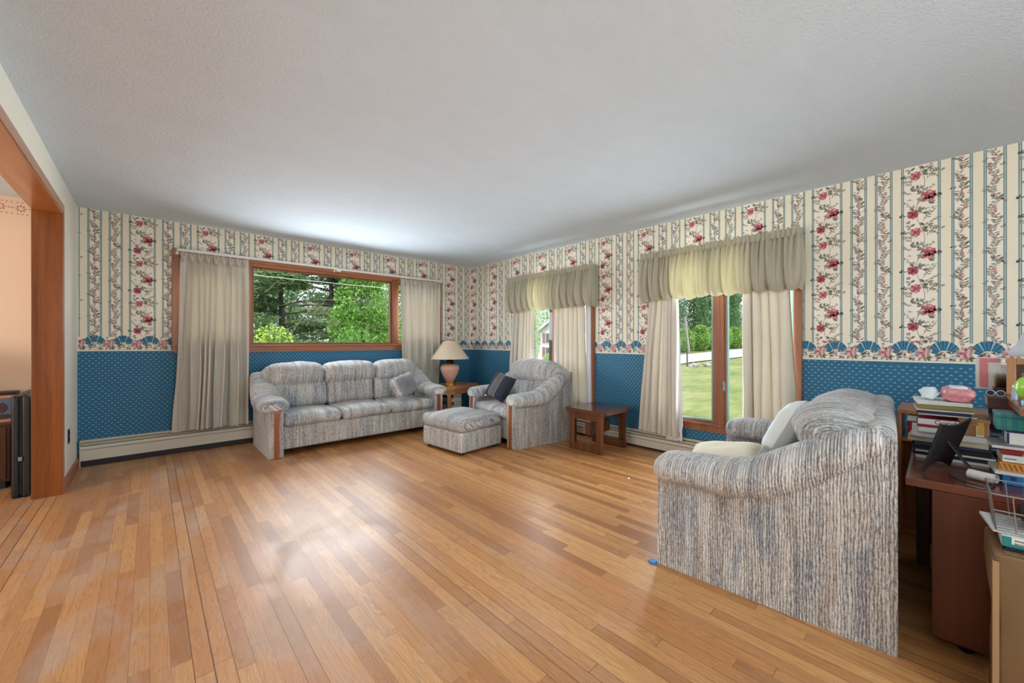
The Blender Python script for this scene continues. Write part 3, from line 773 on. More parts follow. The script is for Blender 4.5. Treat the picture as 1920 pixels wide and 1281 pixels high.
# pillows
def pillow_mesh(w, h, d, M, seed, seg=20, ear=.06):
    mb = MB(); vs = []; fs = []
    for side in (1, -1):
        b = len(vs)
        for j in range(seg+1):
            for i in range(seg+1):
                x, y = 2*i/seg-1, 2*j/seg-1
                pull = 1-ear*(1-abs(x*y)**.8)*max(abs(x), abs(y))**2
                z = d/2*((1-x**4)*(1-y**4))**.5*(1+.12*nz(x*2, y*2, seed))
                vs.append(M @ Vector((x*w/2*pull, y*h/2*pull, side*z)))
        for j in range(seg):
            for i in range(seg):
                q = (b+j*(seg+1)+i, b+j*(seg+1)+i+1, b+(j+1)*(seg+1)+i+1, b+(j+1)*(seg+1)+i)
                fs.append(q if side > 0 else q[::-1])
    return mb.add(vs, fs, 0, True)
M_navy = plain('navy_cotton', srgb(30, 34, 52), .85, .1, 60)
M_stripe = plain('white_stitching', srgb(214, 210, 204), .8, .03)
M_fluff = plain('grey_faux_fur', srgb(214, 214, 218), .95, .2, 90)
M_fluffd = plain('dark_faux_fur', srgb(120, 122, 130), .95, .2, 90)
M_linen = plain('cream_linen', srgb(226, 216, 192), .85, .04, 40)
M_whitec = plain('white_cotton', srgb(222, 226, 226), .85, .04, 14)
# navy pillow on the armchair
Mp = Matrix.Rotation(math.radians(60), 4, 'X') @ Matrix.Rotation(math.radians(-16), 4, 'Z')
t = thing('throw_pillow', 'navy throw pillow with thin white stripes on the armchair', 'pillow', (3.14, 3.62, .625), math.radians(-78))
pillow_mesh(.33, .33, .12, Mp, 1).build('pillow_body', M_navy, t)
mb = MB()
for q in range(5):
    x = -.075+q*.024
    for s in range(18):
        y0, y1 = -.155+.31*s/18, -.155+.31*(s+1)/18
        def zz(x, y): return .06*((1-(x/.165)**4)*(1-(y/.165)**4))**.5*1.05+.004
        mb.poly([Mp @ Vector(p) for p in ((x, y0, zz(x, y0)), (x+.004, y0, zz(x+.004, y0)), (x+.004, y1, zz(x+.004, y1)), (x, y1, zz(x, y1)))])
mb.build('stripes', M_stripe, t)
mb = MB(); mb.box(-.15, -.125, -.18, -.15, .0, .002, M=Mp); mb.build('care_tag', M_stripe, t)

# fluffy pillow at the right end of the sofa
t = thing('fur_pillow', 'fluffy grey fur pillow leaning in the right corner of the sofa', 'pillow', (2.40, 4.66, .625))
Mp = Matrix.Rotation(math.radians(20), 4, 'Z') @ Matrix.Rotation(math.radians(62), 4, 'X') @ Matrix.Rotation(.2, 4, 'Z')
pillow_mesh(.32, .24, .13, Mp, 4).build('pillow_body', M_fluff, t)
rr = random.Random(8); mb = MB()
for i in range(4200):
    x, y = rr.uniform(-1, 1), rr.uniform(-1, 1); s = rr.choice((1, 1, -1))
    z = .065*((1-x**4)*(1-y**4))**.5*s
    b = Vector((x*.155, y*.115, z)); d = (Vector((x*.5, y*.5-.5, s*1.0))+Vector((rr.uniform(-.7, .7), rr.uniform(-.7, .7), rr.uniform(-.3, .3)))).normalized()
    l = rr.uniform(.03, .06); sd = d.cross(Vector((rr.random(), rr.random(), rr.random()))).normalized()*.0022
    bend = Vector((0, -.012, 0))
    mb.add([Mp @ (b+sd), Mp @ (b-sd), Mp @ (b+d*l*.6-sd*.7), Mp @ (b+d*l*.6+sd*.7), Mp @ (b+d*l+bend)], [(0, 1, 2, 3), (3, 2, 4)], 0 if rr.random() < .88 else 1)
o = mb.build('fur', [M_fluff, M_fluffd], t); o['kind'] = 'stuff'

# loveseat pillows (world positions)
t = thing('cream_pillow', 'flat cream pillow with welted edge lying on the loveseat seat', 'pillow', (2.49, .86, .508), math.radians(10))
Mp = Matrix.Rotation(math.radians(-8), 4, 'X') @ Matrix.Rotation(math.radians(-4), 4, 'Y')
pillow_mesh(.40, .38, .095, Mp, 2, ear=.10).build('pillow_body', M_linen, t)
mb = MB(); pts = []
for i in range(41):
    a = 2*PI*i/40; c, s = math.cos(a), math.sin(a); k = 1/max(abs(c), abs(s)); x, y = c*k, s*k
    pull = 1-.10*(1-abs(x*y)**.8)
    pts.append(Mp @ Vector((x*.20*pull, y*.19*pull, 0)))
mb.sweep(pts, .006, seg=6, cap=False); mb.build('welt', M_linen, t)
t = thing('white_pillow', 'white quilted pillow leaning against the loveseat back cushion', 'pillow', (2.91, .64, .635), math.radians(4))
Mp = Matrix.Rotation(math.radians(116), 4, 'X')
pillow_mesh(.40, .36, .15, Mp, 3, ear=.07).build('pillow_body', M_whitec, t)

# ------------------------------------------------------------------ rustic table by the heater
t = thing('side_table', 'low dark rustic wooden table between the two casement windows', 'table', (3.645, 2.555, 0))
c = .035; h = .265
mb = MB(); mb.prism([(-h+c, -h), (h-c, -h), (h, -h+c), (h, h-c), (h-c, h), (-h+c, h), (-h, h-c), (-h, -h+c)], .412, .452); mb.build('table_top', M_rusty, t, .006)
for sx in (-.215, .215):
    mb = MB(); mb.box(sx-.022, sx+.022, -.215, .215, 0, .085); mb.build('foot_beam', M_rust, t, .005)
    for y in (-.175, .175):
        mb = MB(); mb.box(sx-.022, sx+.022, y-.035, y+.035, .085, .335); mb.build('leg', M_rust, t, .004)
    mb = MB(); mb.box(sx-.022, sx+.022, -.215, .215, .335, .412); mb.build('top_rail', M_rust, t, .004)
    s = -1 if sx < 0 else 1
    for y in (-.18, .18):
        for z in (.04, .372):
            mb = MB(); mb.lathe([(.008, 0), (.006, .004), (0, .006)], 10, M=Matrix.Translation((sx+s*.022, y, z)) @ Matrix.Rotation(s*PI/2, 4, 'Y')); mb.build('peg', M_walnut, t)
mb = MB(); mb.box(-.193, .193, -.03, .03, .17, .30); mb.build('stretcher', M_rust, t, .004)

# ------------------------------------------------------------------ honey oak corner table, lamp and magazines
A = math.radians(15); t = thing('corner_table', 'honey oak lamp table in the corner between sofa and armchair', 'table', (3.10, 4.66, 0), A)
Wd, Dp, c = .76, .58, .09
oc = lambda i: [(c+i, i), (Wd-c-i, i), (Wd-i, c+i), (Wd-i, Dp-c-i), (Wd-c-i, Dp-i), (c+i, Dp-i), (i, Dp-c-i), (i, c+i)]
mb = MB(); mb.prism(oc(0), .488, .52); mb.build('table_top', M_oakx, t, .006)
mb = MB(); mb.prism(oc(.03), .41, .488); mb.build('apron', M_oakx, t, .004)
for x, y in ((.085, .085), (Wd-.085, .085), (.085, Dp-.085), (Wd-.085, Dp-.085)):
    Mr = Matrix.Translation((x, y, 0)) @ Matrix.Rotation(PI/4, 4, 'Z')
    mb = MB(); mb.box(-.055, .055, -.03, .03, 0, .41, M=Mr); mb.build('leg', M_oak, t, .006)
mb = MB(); mb.prism(oc(.06), .10, .125); mb.build('lower_shelf', M_oakx, t, .004)

def on_table(x, y): return (3.10+x*math.cos(A)-y*math.sin(A), 4.66+x*math.sin(A)+y*math.cos(A))
def book(label, x, y, z, w, d, h, rz, cover, pages=None, cat='book', name='book', group=None, spine=None):
    """flat-lying book: covers, page block; x,y centre"""
    pages = pages or M_paper
    t = thing(name, label, cat, (x, y, z), rz, group)
    k = min(.003, h*.2)
    mb = MB(); mb.box(-w/2, w/2, -d/2, d/2, 0, k); mb.box(-w/2, w/2, -d/2, d/2, h-k, h); mb.box(-w/2, -w/2+k, -d/2, d/2, k, h-k)
    mb.build('cover', cover, t, .001)
    mb = MB(); mb.box(-w/2+k, w/2-.004, -d/2+.003, d/2-.003, k, h-k); mb.build('page_block', pages, t)
    return t
def magazine(label, x, y, z, w, d, h, rz, m, group=None, name='magazine', cat='magazine', edge=None):
    t = thing(name, label, cat, (x, y, z), rz, group)
    mb = MB(); n = max(2, int(h/.004))
    rr = random.Random(int((x+z)*1000))
    for i in range(n):
        o = rr.uniform(-.002, .002)
        mb.box(-w/2+o, w/2+o, -d/2+o, d/2+o, h*i/n, h*(i+.82)/n)
    mb.build('sheets', edge or M_paper, t)
    mb = MB(); mb.box(-w/2-.001, w/2+.001, -d/2-.001, d/2+.001, h, h+.0012); mb.build('front_cover', m, t)
    return t
cols = {k: plain('cover_'+k, srgb(*v), .5, .08, 25) for k, v in dict(navy=(34, 44, 82), black=(24, 24, 28), white=(218, 218, 216), olive=(122, 122, 70), red=(150, 30, 44), maroon=(58, 30, 32),
    teal=(20, 120, 122), green=(40, 110, 78), blue=(36, 110, 176), kraft=(168, 126, 78), kraftd=(118, 92, 64), grey=(128, 130, 134), yellow=(206, 158, 62), orange=(214, 138, 44), slate=(86, 98, 122), cream=(216, 204, 178), pink=(222, 132, 138), bluegrey=(150, 170, 196)).items()}
z = .126
names = ['dark magazine at the bottom of the pile on the corner table shelf', 'white magazine second from the bottom under the corner table', 'grey magazine in the middle of the corner table shelf pile',
         'white paperback upper in the pile on the corner table shelf', 'dark blue magazine topmost of the corner table shelf pile']
for i, (k, hh) in enumerate(zip(('black', 'white', 'grey', 'white', 'navy'), (.05, .06, .045, .06, .05))):
    x, y = on_table(.30, .24); book(names[i], x, y, z, .20, .26, hh, A+.1*(i % 3-1), cols[k], cat='magazine', name='magazine', group='reading pile under the corner table'); z += hh+.0015
x, y = on_table(.14, .30); t = thing('teal_canister', 'small teal canister beside the table leg on the corner table shelf', 'canister', (x-.02, y, .126), 0)
mb = MB(); mb.lathe([(.04, 0), (.042, .2), (.03, .225), (.03, .24)], 20); mb.build('can_body', cols['teal'], t)
mb = MB(); mb.lathe([(.033, .24), (.033, .262), (.0, .264)], 20); mb.build('lid', M_white, t)

def table_lamp(label, loc, body, shade_m):
    t = thing('table_lamp', label, 'lamp', loc)
    mb = MB(); mb.lathe([(.085, 0), (.087, .012), (.075, .022), (.066, .03), (.075, .038), (.078, .05), (.062, .058)], 32); mb.build('brass_base', M_brass, t)
    mb = MB(); mb.lathe([(.060, .058), (.072, .075), (.098, .12), (.125, .18), (.142, .235), (.143, .265), (.130, .295), (.10, .312), (.06, .318)], 40); mb.build('ceramic_body', body, t)
    mb = MB(); mb.lathe([(.062, .318), (.058, .33), (.052, .35), (.05, .372), (.03, .385), (.014, .39), (.012, .43), (.012, .64)], 28); mb.build('brass_neck', M_brass, t)
    mb = MB(); prof = [(.286, .392), (.284, .40), (.19, .53), (.102, .655), (.098, .662)]
    mb.lathe(prof+[(r-.004, z) for r, z in prof[::-1]], 96, rib=.006); o = mb.build('lamp_shade', shade_m, t)
    mb = MB()
    for k in range(3):
        a = 2*PI*k/3; mb.sweep([(0, 0, .63), (math.cos(a)*.098, math.sin(a)*.098, .655)], .002, seg=6)
    mb.lathe([(.008, .64), (.012, .655), (.006, .675), (0, .68)], 12); mb.build('finial', M_brass, t)
    mb = MB(); mb.lathe([(.012, .43), (.03, .47), (.033, .50), (.02, .53), (0, .54)], 16); mb.build('bulb', M_white, t)
    return t
x, y = on_table(.325, .28)
table_lamp('pink ceramic table lamp with pleated cone shade in the room corner', (x, y, .521), M_pink, M_shade)
# ------------------------------------------------------------------ desk with hutch behind the loveseat
DZ = .64
t = thing('desk', 'cherry laminate desk with cluttered top behind the loveseat', 'desk', (2.2, .09, 0))
mb = MB(); mb.box(0, .86, -1.6, 0, DZ-.032, DZ); mb.build('desk_top', M_cherryy, t, .003)
mb = MB(); mb.box(.0, .018, -.62, -.072, .052, DZ-.033); mb.build('pedestal_side', M_cherry, t, .002)
mb = MB(); mb.box(.02, .78, -.09, -.072, .052, DZ-.033); mb.box(.02, .78, -.62, -.60, .052, DZ-.033); mb.box(.02, .78, -.60, -.09, .052, .07); mb.build('pedestal_case', M_cherry, t, .002)
mb = MB(); mb.box(.84, .858, -1.6, -.02, .1, DZ-.033); mb.build('back_panel', M_cherry, t)
for x in (.80, .82): pass
mb = MB(); mb.box(.78, .83, -.06, -.01, 0, DZ-.033); mb.build('leg', M_cherry, t, .003)
mb = MB(); mb.box(.0, .05, -1.58, -1.53, 0, DZ-.033); mb.build('leg', M_cherry, t, .003)
for x, y in ((.07, -.16), (.07, -.52), (.68, -.16), (.68, -.52)):
    mb = MB(); mb.lathe([(.0, -.012), (.024, -.012), (.026, 0), (.024, .012), (.0, .012)], 18, M=Matrix.Translation((x, y, .026)) @ Matrix.Rotation(PI/2, 4, 'Y')); mb.box(x-.008, x+.008, y-.008, y+.008, .03, .052); mb.build('caster', M_black, t)
t = thing('desk_hutch', 'reddish wooden hutch shelf standing on the right side of the desk', 'shelf', (2.24, -.195, DZ+.0005))
M_cherryx = wood('cherry_laminate_shelf', srgb(112, 56, 32), srgb(150, 84, 54), 'X', .3, 8, .2)
mb = MB(); mb.box(0, .80, -1.2, 0, .272, .298); mb.build('shelf_board', M_cherryx, t, .003)
for y in (-.018, -1.2):
    mb = MB(); mb.box(0.0, .018, y-.05, y, 0, .272); mb.build('front_post', M_cherry, t, .002)
    mb = MB(); mb.box(.78, .80, y-.05, y, 0, .272); mb.build('rear_post', M_cherry, t, .002)

# oak bookcase at the wall, beyond the desk, with a box and a binder on its shelf
t = thing('low_bookcase', 'low oak bookcase against the blue wall behind the desk', 'bookcase', (3.30, -.45, 0))
mb = MB(); mb.box(0, .42, 0, .62, .745, .768); mb.build('top_board', M_oak, t, .003)
for y in (0, .60):
    mb = MB(); mb.box(.0, .42, y, y+.02, 0, .745); mb.build('side_board', M_oak, t, .003)
mb = MB(); mb.box(.02, .42, .02, .60, .58, .60); mb.build('shelf_board', M_oak, t, .002)
mb = MB(); mb.box(.40, .42, .02, .60, 0, .58); mb.build('back_board', M_oak, t)
t = thing('red_box', 'red box on the bookcase shelf below the white carton', 'box', (3.34, .07, .6005))
mb = MB(); mb.box(-.02, .2, -.07, .055, 0, .10); mb.build('carton_body', cols['red'], t, .003)
mb = MB(); mb.box(-.022, .202, -.072, .057, .088, .102); mb.build('lid', cols['red'], t, .002)
t = thing('white_carton', 'flat white carton resting on the red box in the bookcase', 'box', (3.34, .07, .7035))
mb = MB(); mb.box(-.02, .2, -.08, .058, 0, .034); mb.build('carton_body', M_paper, t, .003)
mb = MB(); mb.box(-.0212, -.0202, -.04, .02, .008, .026); mb.build('printed_label', cols['bluegrey'], t)
t = thing('slate_pouch', 'grey blue pouch beside the red box in the bookcase', 'pouch', (3.36, -.06, .601))
mb = MB(); mb.soft((0, 0, .05), (.05, .04, .05), .03, 5); mb.build('pouch_body', cols['slate'], t)
mb = MB(); mb.box(-.052, -.045, -.03, .03, .085, .09); mb.build('zip', M_steel, t)

# the big pile on the desk, bottom to top: (kind, label, x, y, w(X), d(Y), h, rz, colour)
pile = [
 ('m', 'loose white papers at the very bottom of the tall desk pile', 2.74, -.03, .24, .22, .012, .05, 'white'),
 ('b', 'black flat folder lying on the bottom papers of the desk pile', 2.73, -.035, .24, .23, .016, -.02, 'black'),
 ('m', 'thin pale magazine between two black folders in the desk pile', 2.72, -.04, .25, .235, .007, .03, 'grey'),
 ('b', 'thick black binder low in the tall desk pile', 2.73, -.035, .25, .24, .020, .0, 'black'),
 ('b', 'dark navy folder above the black binder in the desk pile', 2.715, -.03, .25, .225, .012, .06, 'navy'),
 ('m', 'cream newspaper stack in the middle of the desk pile', 2.72, -.03, .25, .24, .024, -.05, 'cream'),
 ('m', 'white mail stack directly under the red and white book', 2.70, -.025, .25, .22, .022, .04, 'white')]
z = DZ+.001
def put_pile(rows, z):
    for k, lab, x, y, w, d, h, rz, c in rows:
        if k == 'b': book(lab, x, y, z, w, d, h, rz, cols[c], group='tall desk pile')
        else: magazine(lab, x, y, z, w, d, h, rz, cols[c], group='tall desk pile', edge=cols['white'] if c != 'cream' else cols['cream'])
        z += h+.0022
    return z
z = put_pile(pile, z)
z2 = z
# right half of the pile: kraft box; left half: books
t = thing('kraft_box', 'tan kraft box on the right half of the desk pile', 'box', (2.70, -.105, z2))
mb = MB(); mb.box(-.10, .10, -.040, .045, 0, .066); mb.build('carton_body', cols['kraft'], t, .002)
mb = MB(); mb.box(-.103, .103, -.043, .048, .056, .072); mb.build('lid', cols['kraft'], t, .002)
z = z2
b1 = book('white hardback under the red spined book on the desk pile', 2.66, .005, z, .20, .12, .020, .03, cols['white'], group='tall desk pile'); z += .022
b2 = book('red and white book with big dark lettering on its spine', 2.665, .0, z, .20, .13, .038, -.02, cols['red'], group='tall desk pile')
mb = MB(); mb.box(-.1012, -.1002, -.062, .062, .012, .036); mb.build('spine_label', cols['white'], b2)
text('Good', .028, cols['black'], b2, (-.1015, -.022, .024), (PI/2, 0, -PI/2))
z = z2+.076
pile2 = [
 ('m', 'grey journal lying on the red spined book', 2.68, -.02, .22, .17, .005, .05, 'grey'),
 ('b', 'navy softcover near the top of the desk pile', 2.685, -.015, .22, .16, .009, -.04, 'navy'),
 ('m', 'yellow edged magazine under the olive book', 2.69, -.01, .23, .17, .006, .08, 'yellow'),
 ('b', 'olive green hardback near the top of the desk pile', 2.69, -.02, .22, .165, .016, .0, 'olive'),
 ('m', 'white paper sheaf under the plastic bags on the desk pile', 2.70, -.005, .22, .165, .013, .10, 'white')]
z = put_pile(pile2, z); zt = z
def crumple(label, name, cat, c, h, m, seed, amp=.018):
    t = thing(name, label, cat, c)
    mb = MB()
    def fn(p):
        n = nz(p.x*22, p.y*22, p.z*22+seed); q = nz(p.x*50+seed, p.y*50, p.z*50)
        d = Vector((p.x/h[0], p.y/h[1], p.z/h[2])); zz = p.z+amp*n+amp*.5*q
        return (p.x+d.x*amp*n, p.y+d.y*amp*q, max(0.001, zz))
    mb.soft((0, 0, h[2]), h, min(h)*.9, 12, fn=fn); mb.build('crumpled_film', m, t); return t
M_film = plain('pink_printed_film', srgb(200, 128, 134), .25, .5, 60)
M_filmw = plain('white_plastic_film', srgb(206, 216, 224), .25, .06, 40)
b = crumple('pink plastic bag crumpled on top of the desk pile', 'plastic_bag', 'bag', (2.68, -.058, zt+.001), (.07, .048, .030), M_film, 3)
mb = MB(); mb.soft((0, 0, .060), (.05, .03, .010), .009, 6, wob=.02, seed=5); mb.build('clear_top', M_filmw, b)
crumple('white plastic bag crumpled beside the pink bag on the desk pile', 'plastic_bag', 'bag', (2.68, .030, zt+.001), (.06, .024, .026), M_filmw, 8)
# maroon book beside, standing clear of the pile on its own slate stack
zz = DZ+.001
t = thing('stacking_tray', 'grey metal letter tray unit supporting the maroon book', 'tray', (2.72, -.165, zz))
for k in range(4):
    mb = MB(); zz0 = .012+k*.066; mb.box(-.11, .09, -.018, .012, zz0, zz0+.004); mb.box(-.11, .09, -.018, -.016, zz0, zz0+.03); mb.build('tray_shelf', cols['slate'], t)
mb = MB(); mb.box(.085, .09, -.018, .012, 0, .25); mb.box(-.11, -.106, -.018, -.014, 0, .24); mb.build('frame', cols['slate'], t)
b = book('maroon book with gilt page edges, topmost at the right of the pile', 2.71, -.166, zz+.252, .20, .050, .045, 0, cols['maroon'], plain('gilt_pages', srgb(196, 158, 90), .4, .05))
t = thing('eyeglasses', 'dark eyeglasses with pale rim resting on the maroon book', 'glasses', (2.68, -.166, zz+.2975))
mb = MB()
for s in (-1, 1):
    pts = [(.0+.0*i, s*.014+.012*math.cos(a), .014+.012*math.sin(a)) for i, a in enumerate([2*PI*k/14 for k in range(15)])]
    mb.sweep(pts, .0016, seg=6, cap=False)
mb.sweep([(0, -.003, .016), (0, .003, .016)], .0015, seg=6); mb.build('rims', cols['bluegrey'], t)
for s in (-1, 1):
    mb = MB(); mb.sweep([(0, s*.025, .02), (.06, s*.022, .018), (.09, s*.020, .004)], .0015, seg=6); mb.build('temple', M_black, t)
    mb = MB(); mb.lathe([(.011, -.0008), (.011, .0008)], 14, M=Matrix.Translation((0, s*.014, .014)) @ Matrix.Rotation(PI/2, 4, 'Y')); mb.build('lens', M_black, t)

# items between the pile and the hutch post, front row, from the desk up
M_plaid = bpy.data.materials.new('teal_plaid_paper'); g = G(M_plaid); o_ = g.obj()
s_ = g.n('ShaderNodeSeparateXYZ', {0: o_}).outputs
st = lambda c, k, ph: g.m('GREATER_THAN', g.m('SINE', g.m('ADD', g.m('MULTIPLY', c, k), ph)), .2)
c_ = g.mix(g.m('MULTIPLY', st(s_[1], 240, .3), .6), srgb(22, 110, 120), srgb(44, 150, 110)); c_ = g.mix(g.m('MULTIPLY', st(s_[0], 130, 1.), .5), c_, srgb(26, 74, 128)); c_ = g.mix(g.m('MULTIPLY', st(s_[2], 150, .5), .35), c_, srgb(20, 90, 120))
g.out(g.bsdf(c_, .3))
fx, fy = 2.40, -.186
front = [
 ('blue carton with dark oval mark standing on the desk by the hutch post', 'blue', .10, .050, .040, .0, 'box'),
 ('white magazine lying on the blue carton by the hutch post', 'white', .16, .070, .010, .06, 'magazine'),
 ('orange striped box in the front stack by the hutch post', 'orange', .13, .062, .030, -.04, 'box'),
 ('white box with black stripe in the front stack by the hutch', 'white', .12, .056, .026, .05, 'box'),
 ('bright red book under the paper tray by the hutch', 'red', .12, .050, .022, -.05, 'book'),
 ('loose grey papers sticking out below the plaid box', 'grey', .17, .080, .010, .04, 'papers')]
z = DZ+.001
for lab, c, w, d, h, rz, cat in front:
    y = fy+(.012 if cat in ('magazine', 'papers') else 0)
    if cat == 'box':
        t = thing('small_box', lab, 'box', (fx, y, z), rz, 'front stack by the hutch')
        mb = MB(); mb.box(-w/2, w/2, -d/2, d/2, 0, h); mb.build('carton_body', cols[c], t, .0015)
        mb = MB()
        if c == 'orange':
            for k in range(5): mb.poly([(-w/2-.0004, -d/2+.004+k*.012, .004), (-w/2-.0004, -d/2+.009+k*.012, .004), (-w/2-.0004, min(d/2, -d/2+.017+k*.012), h-.003), (-w/2-.0004, -d/2+.012+k*.012, h-.003)])
            mb.build('printed_stripes', cols['kraftd'], t)
        elif c == 'white': mb.box(-w/2-.0005, -w/2, -.005, .024, .011, .014); mb.build('printed_stripe', M_black, t)
        else: mb.poly([(-w/2-.0004, p[0], p[1]) for p in ell(-.012, .024, 0, .02, .006, 8, .7)]); mb.build('printed_oval', cols['navy'], t)
    elif cat == 'book': book(lab, fx, y, z, w, d, h, rz, cols[c], group='front stack by the hutch')
    else: magazine(lab, fx, y, z, w, d, h, rz, cols[c], group='front stack by the hutch', name='magazine' if cat == 'magazine' else 'loose_papers', cat=cat)
    z += h+.0022
t = thing('blue_white_box', 'small white faced box with blue top under the plaid box', 'box', (fx-.01, fy-.008, z))
mb = MB(); mb.box(-.04, .05, -.020, .022, 0, .044); mb.build('carton_body', M_paper, t, .001); mb = MB(); mb.box(-.041, .051, -.021, .023, .044, .05); mb.build('lid', cols['navy'], t, .001)
mb = MB(); mb.box(-.041, -.0402, .016, .022, .002, .043); mb.build('side_stripe', cols['navy'], t)
t = thing('plaid_box', 'shiny teal plaid gift box near the top of the front stack', 'box', (fx+.01, fy+.003, z+.0515))
mb = MB(); mb.box(-.065, .07, -.042, .036, 0, .058); mb.build('carton_body', M_plaid, t, .003); mb = MB(); mb.box(-.067, .072, -.044, .038, .046, .062); mb.build('lid', M_plaid, t, .003)
t = thing('rolled_newspaper', 'white newspaper rolled up on the desk before the pile', 'newspaper', (2.34, -.112, DZ+.0205), 0)
mb = MB(); pts = []
for k in range(3):
    prof = []
Mr = Matrix.Rotation(math.radians(60), 4, 'Z') @ Matrix.Rotation(PI/2, 4, 'Y')
spiral = [((.020-.0012*i/4)*math.cos(i*.35), (.020-.0012*i/4)*math.sin(i*.35)) for i in range(48)]
vs = [Mr @ Vector((p[0], p[1], zz_)) for zz_ in (-.04, .035) for p in spiral]
mb.add(vs, [(i, i+1, 48+i+1, 48+i) for i in range(47)], 0, True); mb.build('rolled_sheets', M_paper, t)
t = thing('orange_notepad', 'small orange and white notepad leaning at the kraft box', 'notepad', (2.586, -.120, z2+.0015))
mb = MB(); mb.box(-.004, .004, -.010, .012, 0, .045); mb.build('pad', M_paper, t); mb = MB(); mb.box(-.006, -.004, -.009, .008, .008, .06); mb.build('sticky_notes', cols['yellow'], t)

# photo frame seen from behind on the desk: dark plate with a strut
t = thing('photo_frame', 'black photo frame seen from behind with its strut on the desk', 'picture frame', (2.32, .05, DZ+.001))
A0, A1, B1, B0 = Vector((0, 0, .004)), Vector((.01, -.052, .205)), Vector((.135, -.135, .225)), Vector((.15, -.075, .012))
n_ = (B0-A0).cross(A1-A0).normalized()*.009
def bil(u, v): return A0*(1-u)*(1-v)+B0*u*(1-v)+B1*u*v+A1*(1-u)*v
mb = MB(); N = 12; vs = []
for s in (0, 1):
    for j in range(N+1):
        for i in range(N+1):
            u, v = i/N, j/N
            p = bil(u, v)+n_*s
            if v < .35: p.z += .030*math.sin(PI*u)*(1-v/.35)          # arched bottom edge
            if v > .8: p.z -= .016*math.sin(PI*u)*(v-.8)/.2
            vs.append(p)
q = (N+1)**2; fs = []
for j in range(N):
    for i in range(N):
        a = j*(N+1)+i; fs += [(a, a+1, a+N+2, a+N+1), (q+a, q+a+N+1, q+a+N+2, q+a+1)]
for i in range(N):
    for a, b in ((i, i+1), ((i+1)*(N+1), i*(N+1)), (N*(N+1)+i+1, N*(N+1)+i), (i*(N+1)+N, (i+1)*(N+1)+N)): fs.append((b, a, q+a, q+b))
mb.add(vs, fs, 0, False); mb.build('back_plate', M_black, t, .002)
mb = MB(); mb.sweep([(.075, -.075, .13), (.06, -.12, .055), (.045, -.155, .006)], [(.014, .004), (.011, .004), (.008, .004)], seg=8); mb.build('strut', M_black, t)
mb = MB(); mb.sweep([(.04, -.02, .03), (.05, -.08, .012), (.048, -.14, .012)], .0015, seg=6); mb.build('strut_ribbon', M_black, t)
t = thing('black_cable', 'thin black cable ending on the desk edge below the frame', 'cable', (2.25, -.06, DZ+.006))
mb = MB(); mb.sweep([(.06, .03, 0), (.0, -.01, .0), (-.02, -.045, 0), (.0, -.07, 0), (.05, -.08, 0)], .0035, seg=8); mb.build('cable_body', M_black, t)

# on the hutch shelf
HS = DZ+.299
t = thing('bristle_brush', 'square golden bristle brush lying at the left edge of the hutch shelf', 'brush', (2.985, -.212, HS+.0))
mb = MB(); mb.box(-.04, .045, -.026, .036, 0, .018); mb.build('brush_block', M_walnut, t, .003)
rr = random.Random(3); mb = MB()
for i in range(900):
    x, y = rr.uniform(-.036, .041), rr.uniform(-.022, .032); a, b = rr.uniform(-.006, .006), rr.uniform(-.006, .006)
    mb.add([(x-.001, y, .018), (x+.001, y, .018), (x+a, y+b, rr.uniform(.08, .092))], [(0, 1, 2)], 0)
o = mb.build('bristles', plain('golden_bristle', srgb(170, 122, 48), .5, .5, 200), t); o['kind'] = 'stuff'
t = thing('greeting_card', 'white card with pink floral border standing behind the bristle brush', 'card', (3.032, -.20, HS+.0), -.1)
Mr = Matrix.Rotation(-.12, 4, 'Y')
mb = MB(); mb.box(-.001, .001, -.005, .075, .002, .16, M=Mr); mb.build('card_face', M_paper, t)
mb = MB(); mb.box(-.0016, -.0011, .035, .062, .01, .155, M=Mr); mb.box(-.0016, -.0011, -.003, .034, .135, .155, M=Mr); mb.build('pink_border', cols['pink'], t)
t = thing('envelope', 'white envelope leaning in front of the pink bordered card', 'envelope', (3.012+.018, -.235, HS+.0), .1)
mb = MB(); mb.box(-.001, .001, -.05, .045, .001, .125, M=Matrix.Rotation(-.05, 4, 'Y')); mb.build('envelope_body', cols['white'], t)
mb = MB(); mb.box(-.0016, -.0011, -.02, .02, .05, .058, M=Matrix.Rotation(-.05, 4, 'Y')); mb.build('printed_address', cols['slate'], t)
t = thing('wooden_picture_frame', 'light wooden picture frame on the hutch shelf behind the green ornament', 'picture frame', (2.80, -.205, HS+.001), .0)
M_lw = wood('pale_wood_frame', srgb(150, 104, 66), srgb(186, 140, 96), 'Z', .4)
mb = MB(); mb.box(0, .016, -.026, 0, 0, .16); mb.box(0, .016, -.17, -.144, 0, .16); mb.box(0, .016, -.144, -.026, .134, .16); mb.box(0, .016, -.144, -.026, 0, .026); mb.build('frame', M_lw, t, .002)
mb = MB(); mb.box(.008, .014, -.144, -.026, .026, .134); mb.build('picture', M_walnut, t)
t = thing('green_ornament', 'glittery green ball ornament with blue base on the hutch shelf', 'ornament', (2.36, -.242, HS+.0005))
M_glit = plain('green_glitter', srgb(150, 214, 62), .25, .35, 120)
mb = MB(); mb.lathe([(.036, 0), (.037, .018), (.030, .026)], 28); mb.build('blue_base', plain('cyan_plastic', srgb(44, 160, 214), .3, .05), t)
mb = MB(); mb.lathe([(.0265, .0265)]+[(.052*math.sin(a), .066-.052*math.cos(a)) for a in [PI*k/18 for k in range(4, 19)]], 36); mb.build('ball', M_glit, t)
mb = MB(); mb.lathe([(.033, .107), (.036, .112), (.03, .124), (.0, .127)], 24); mb.build('black_cap', M_black, t)
mb = MB()
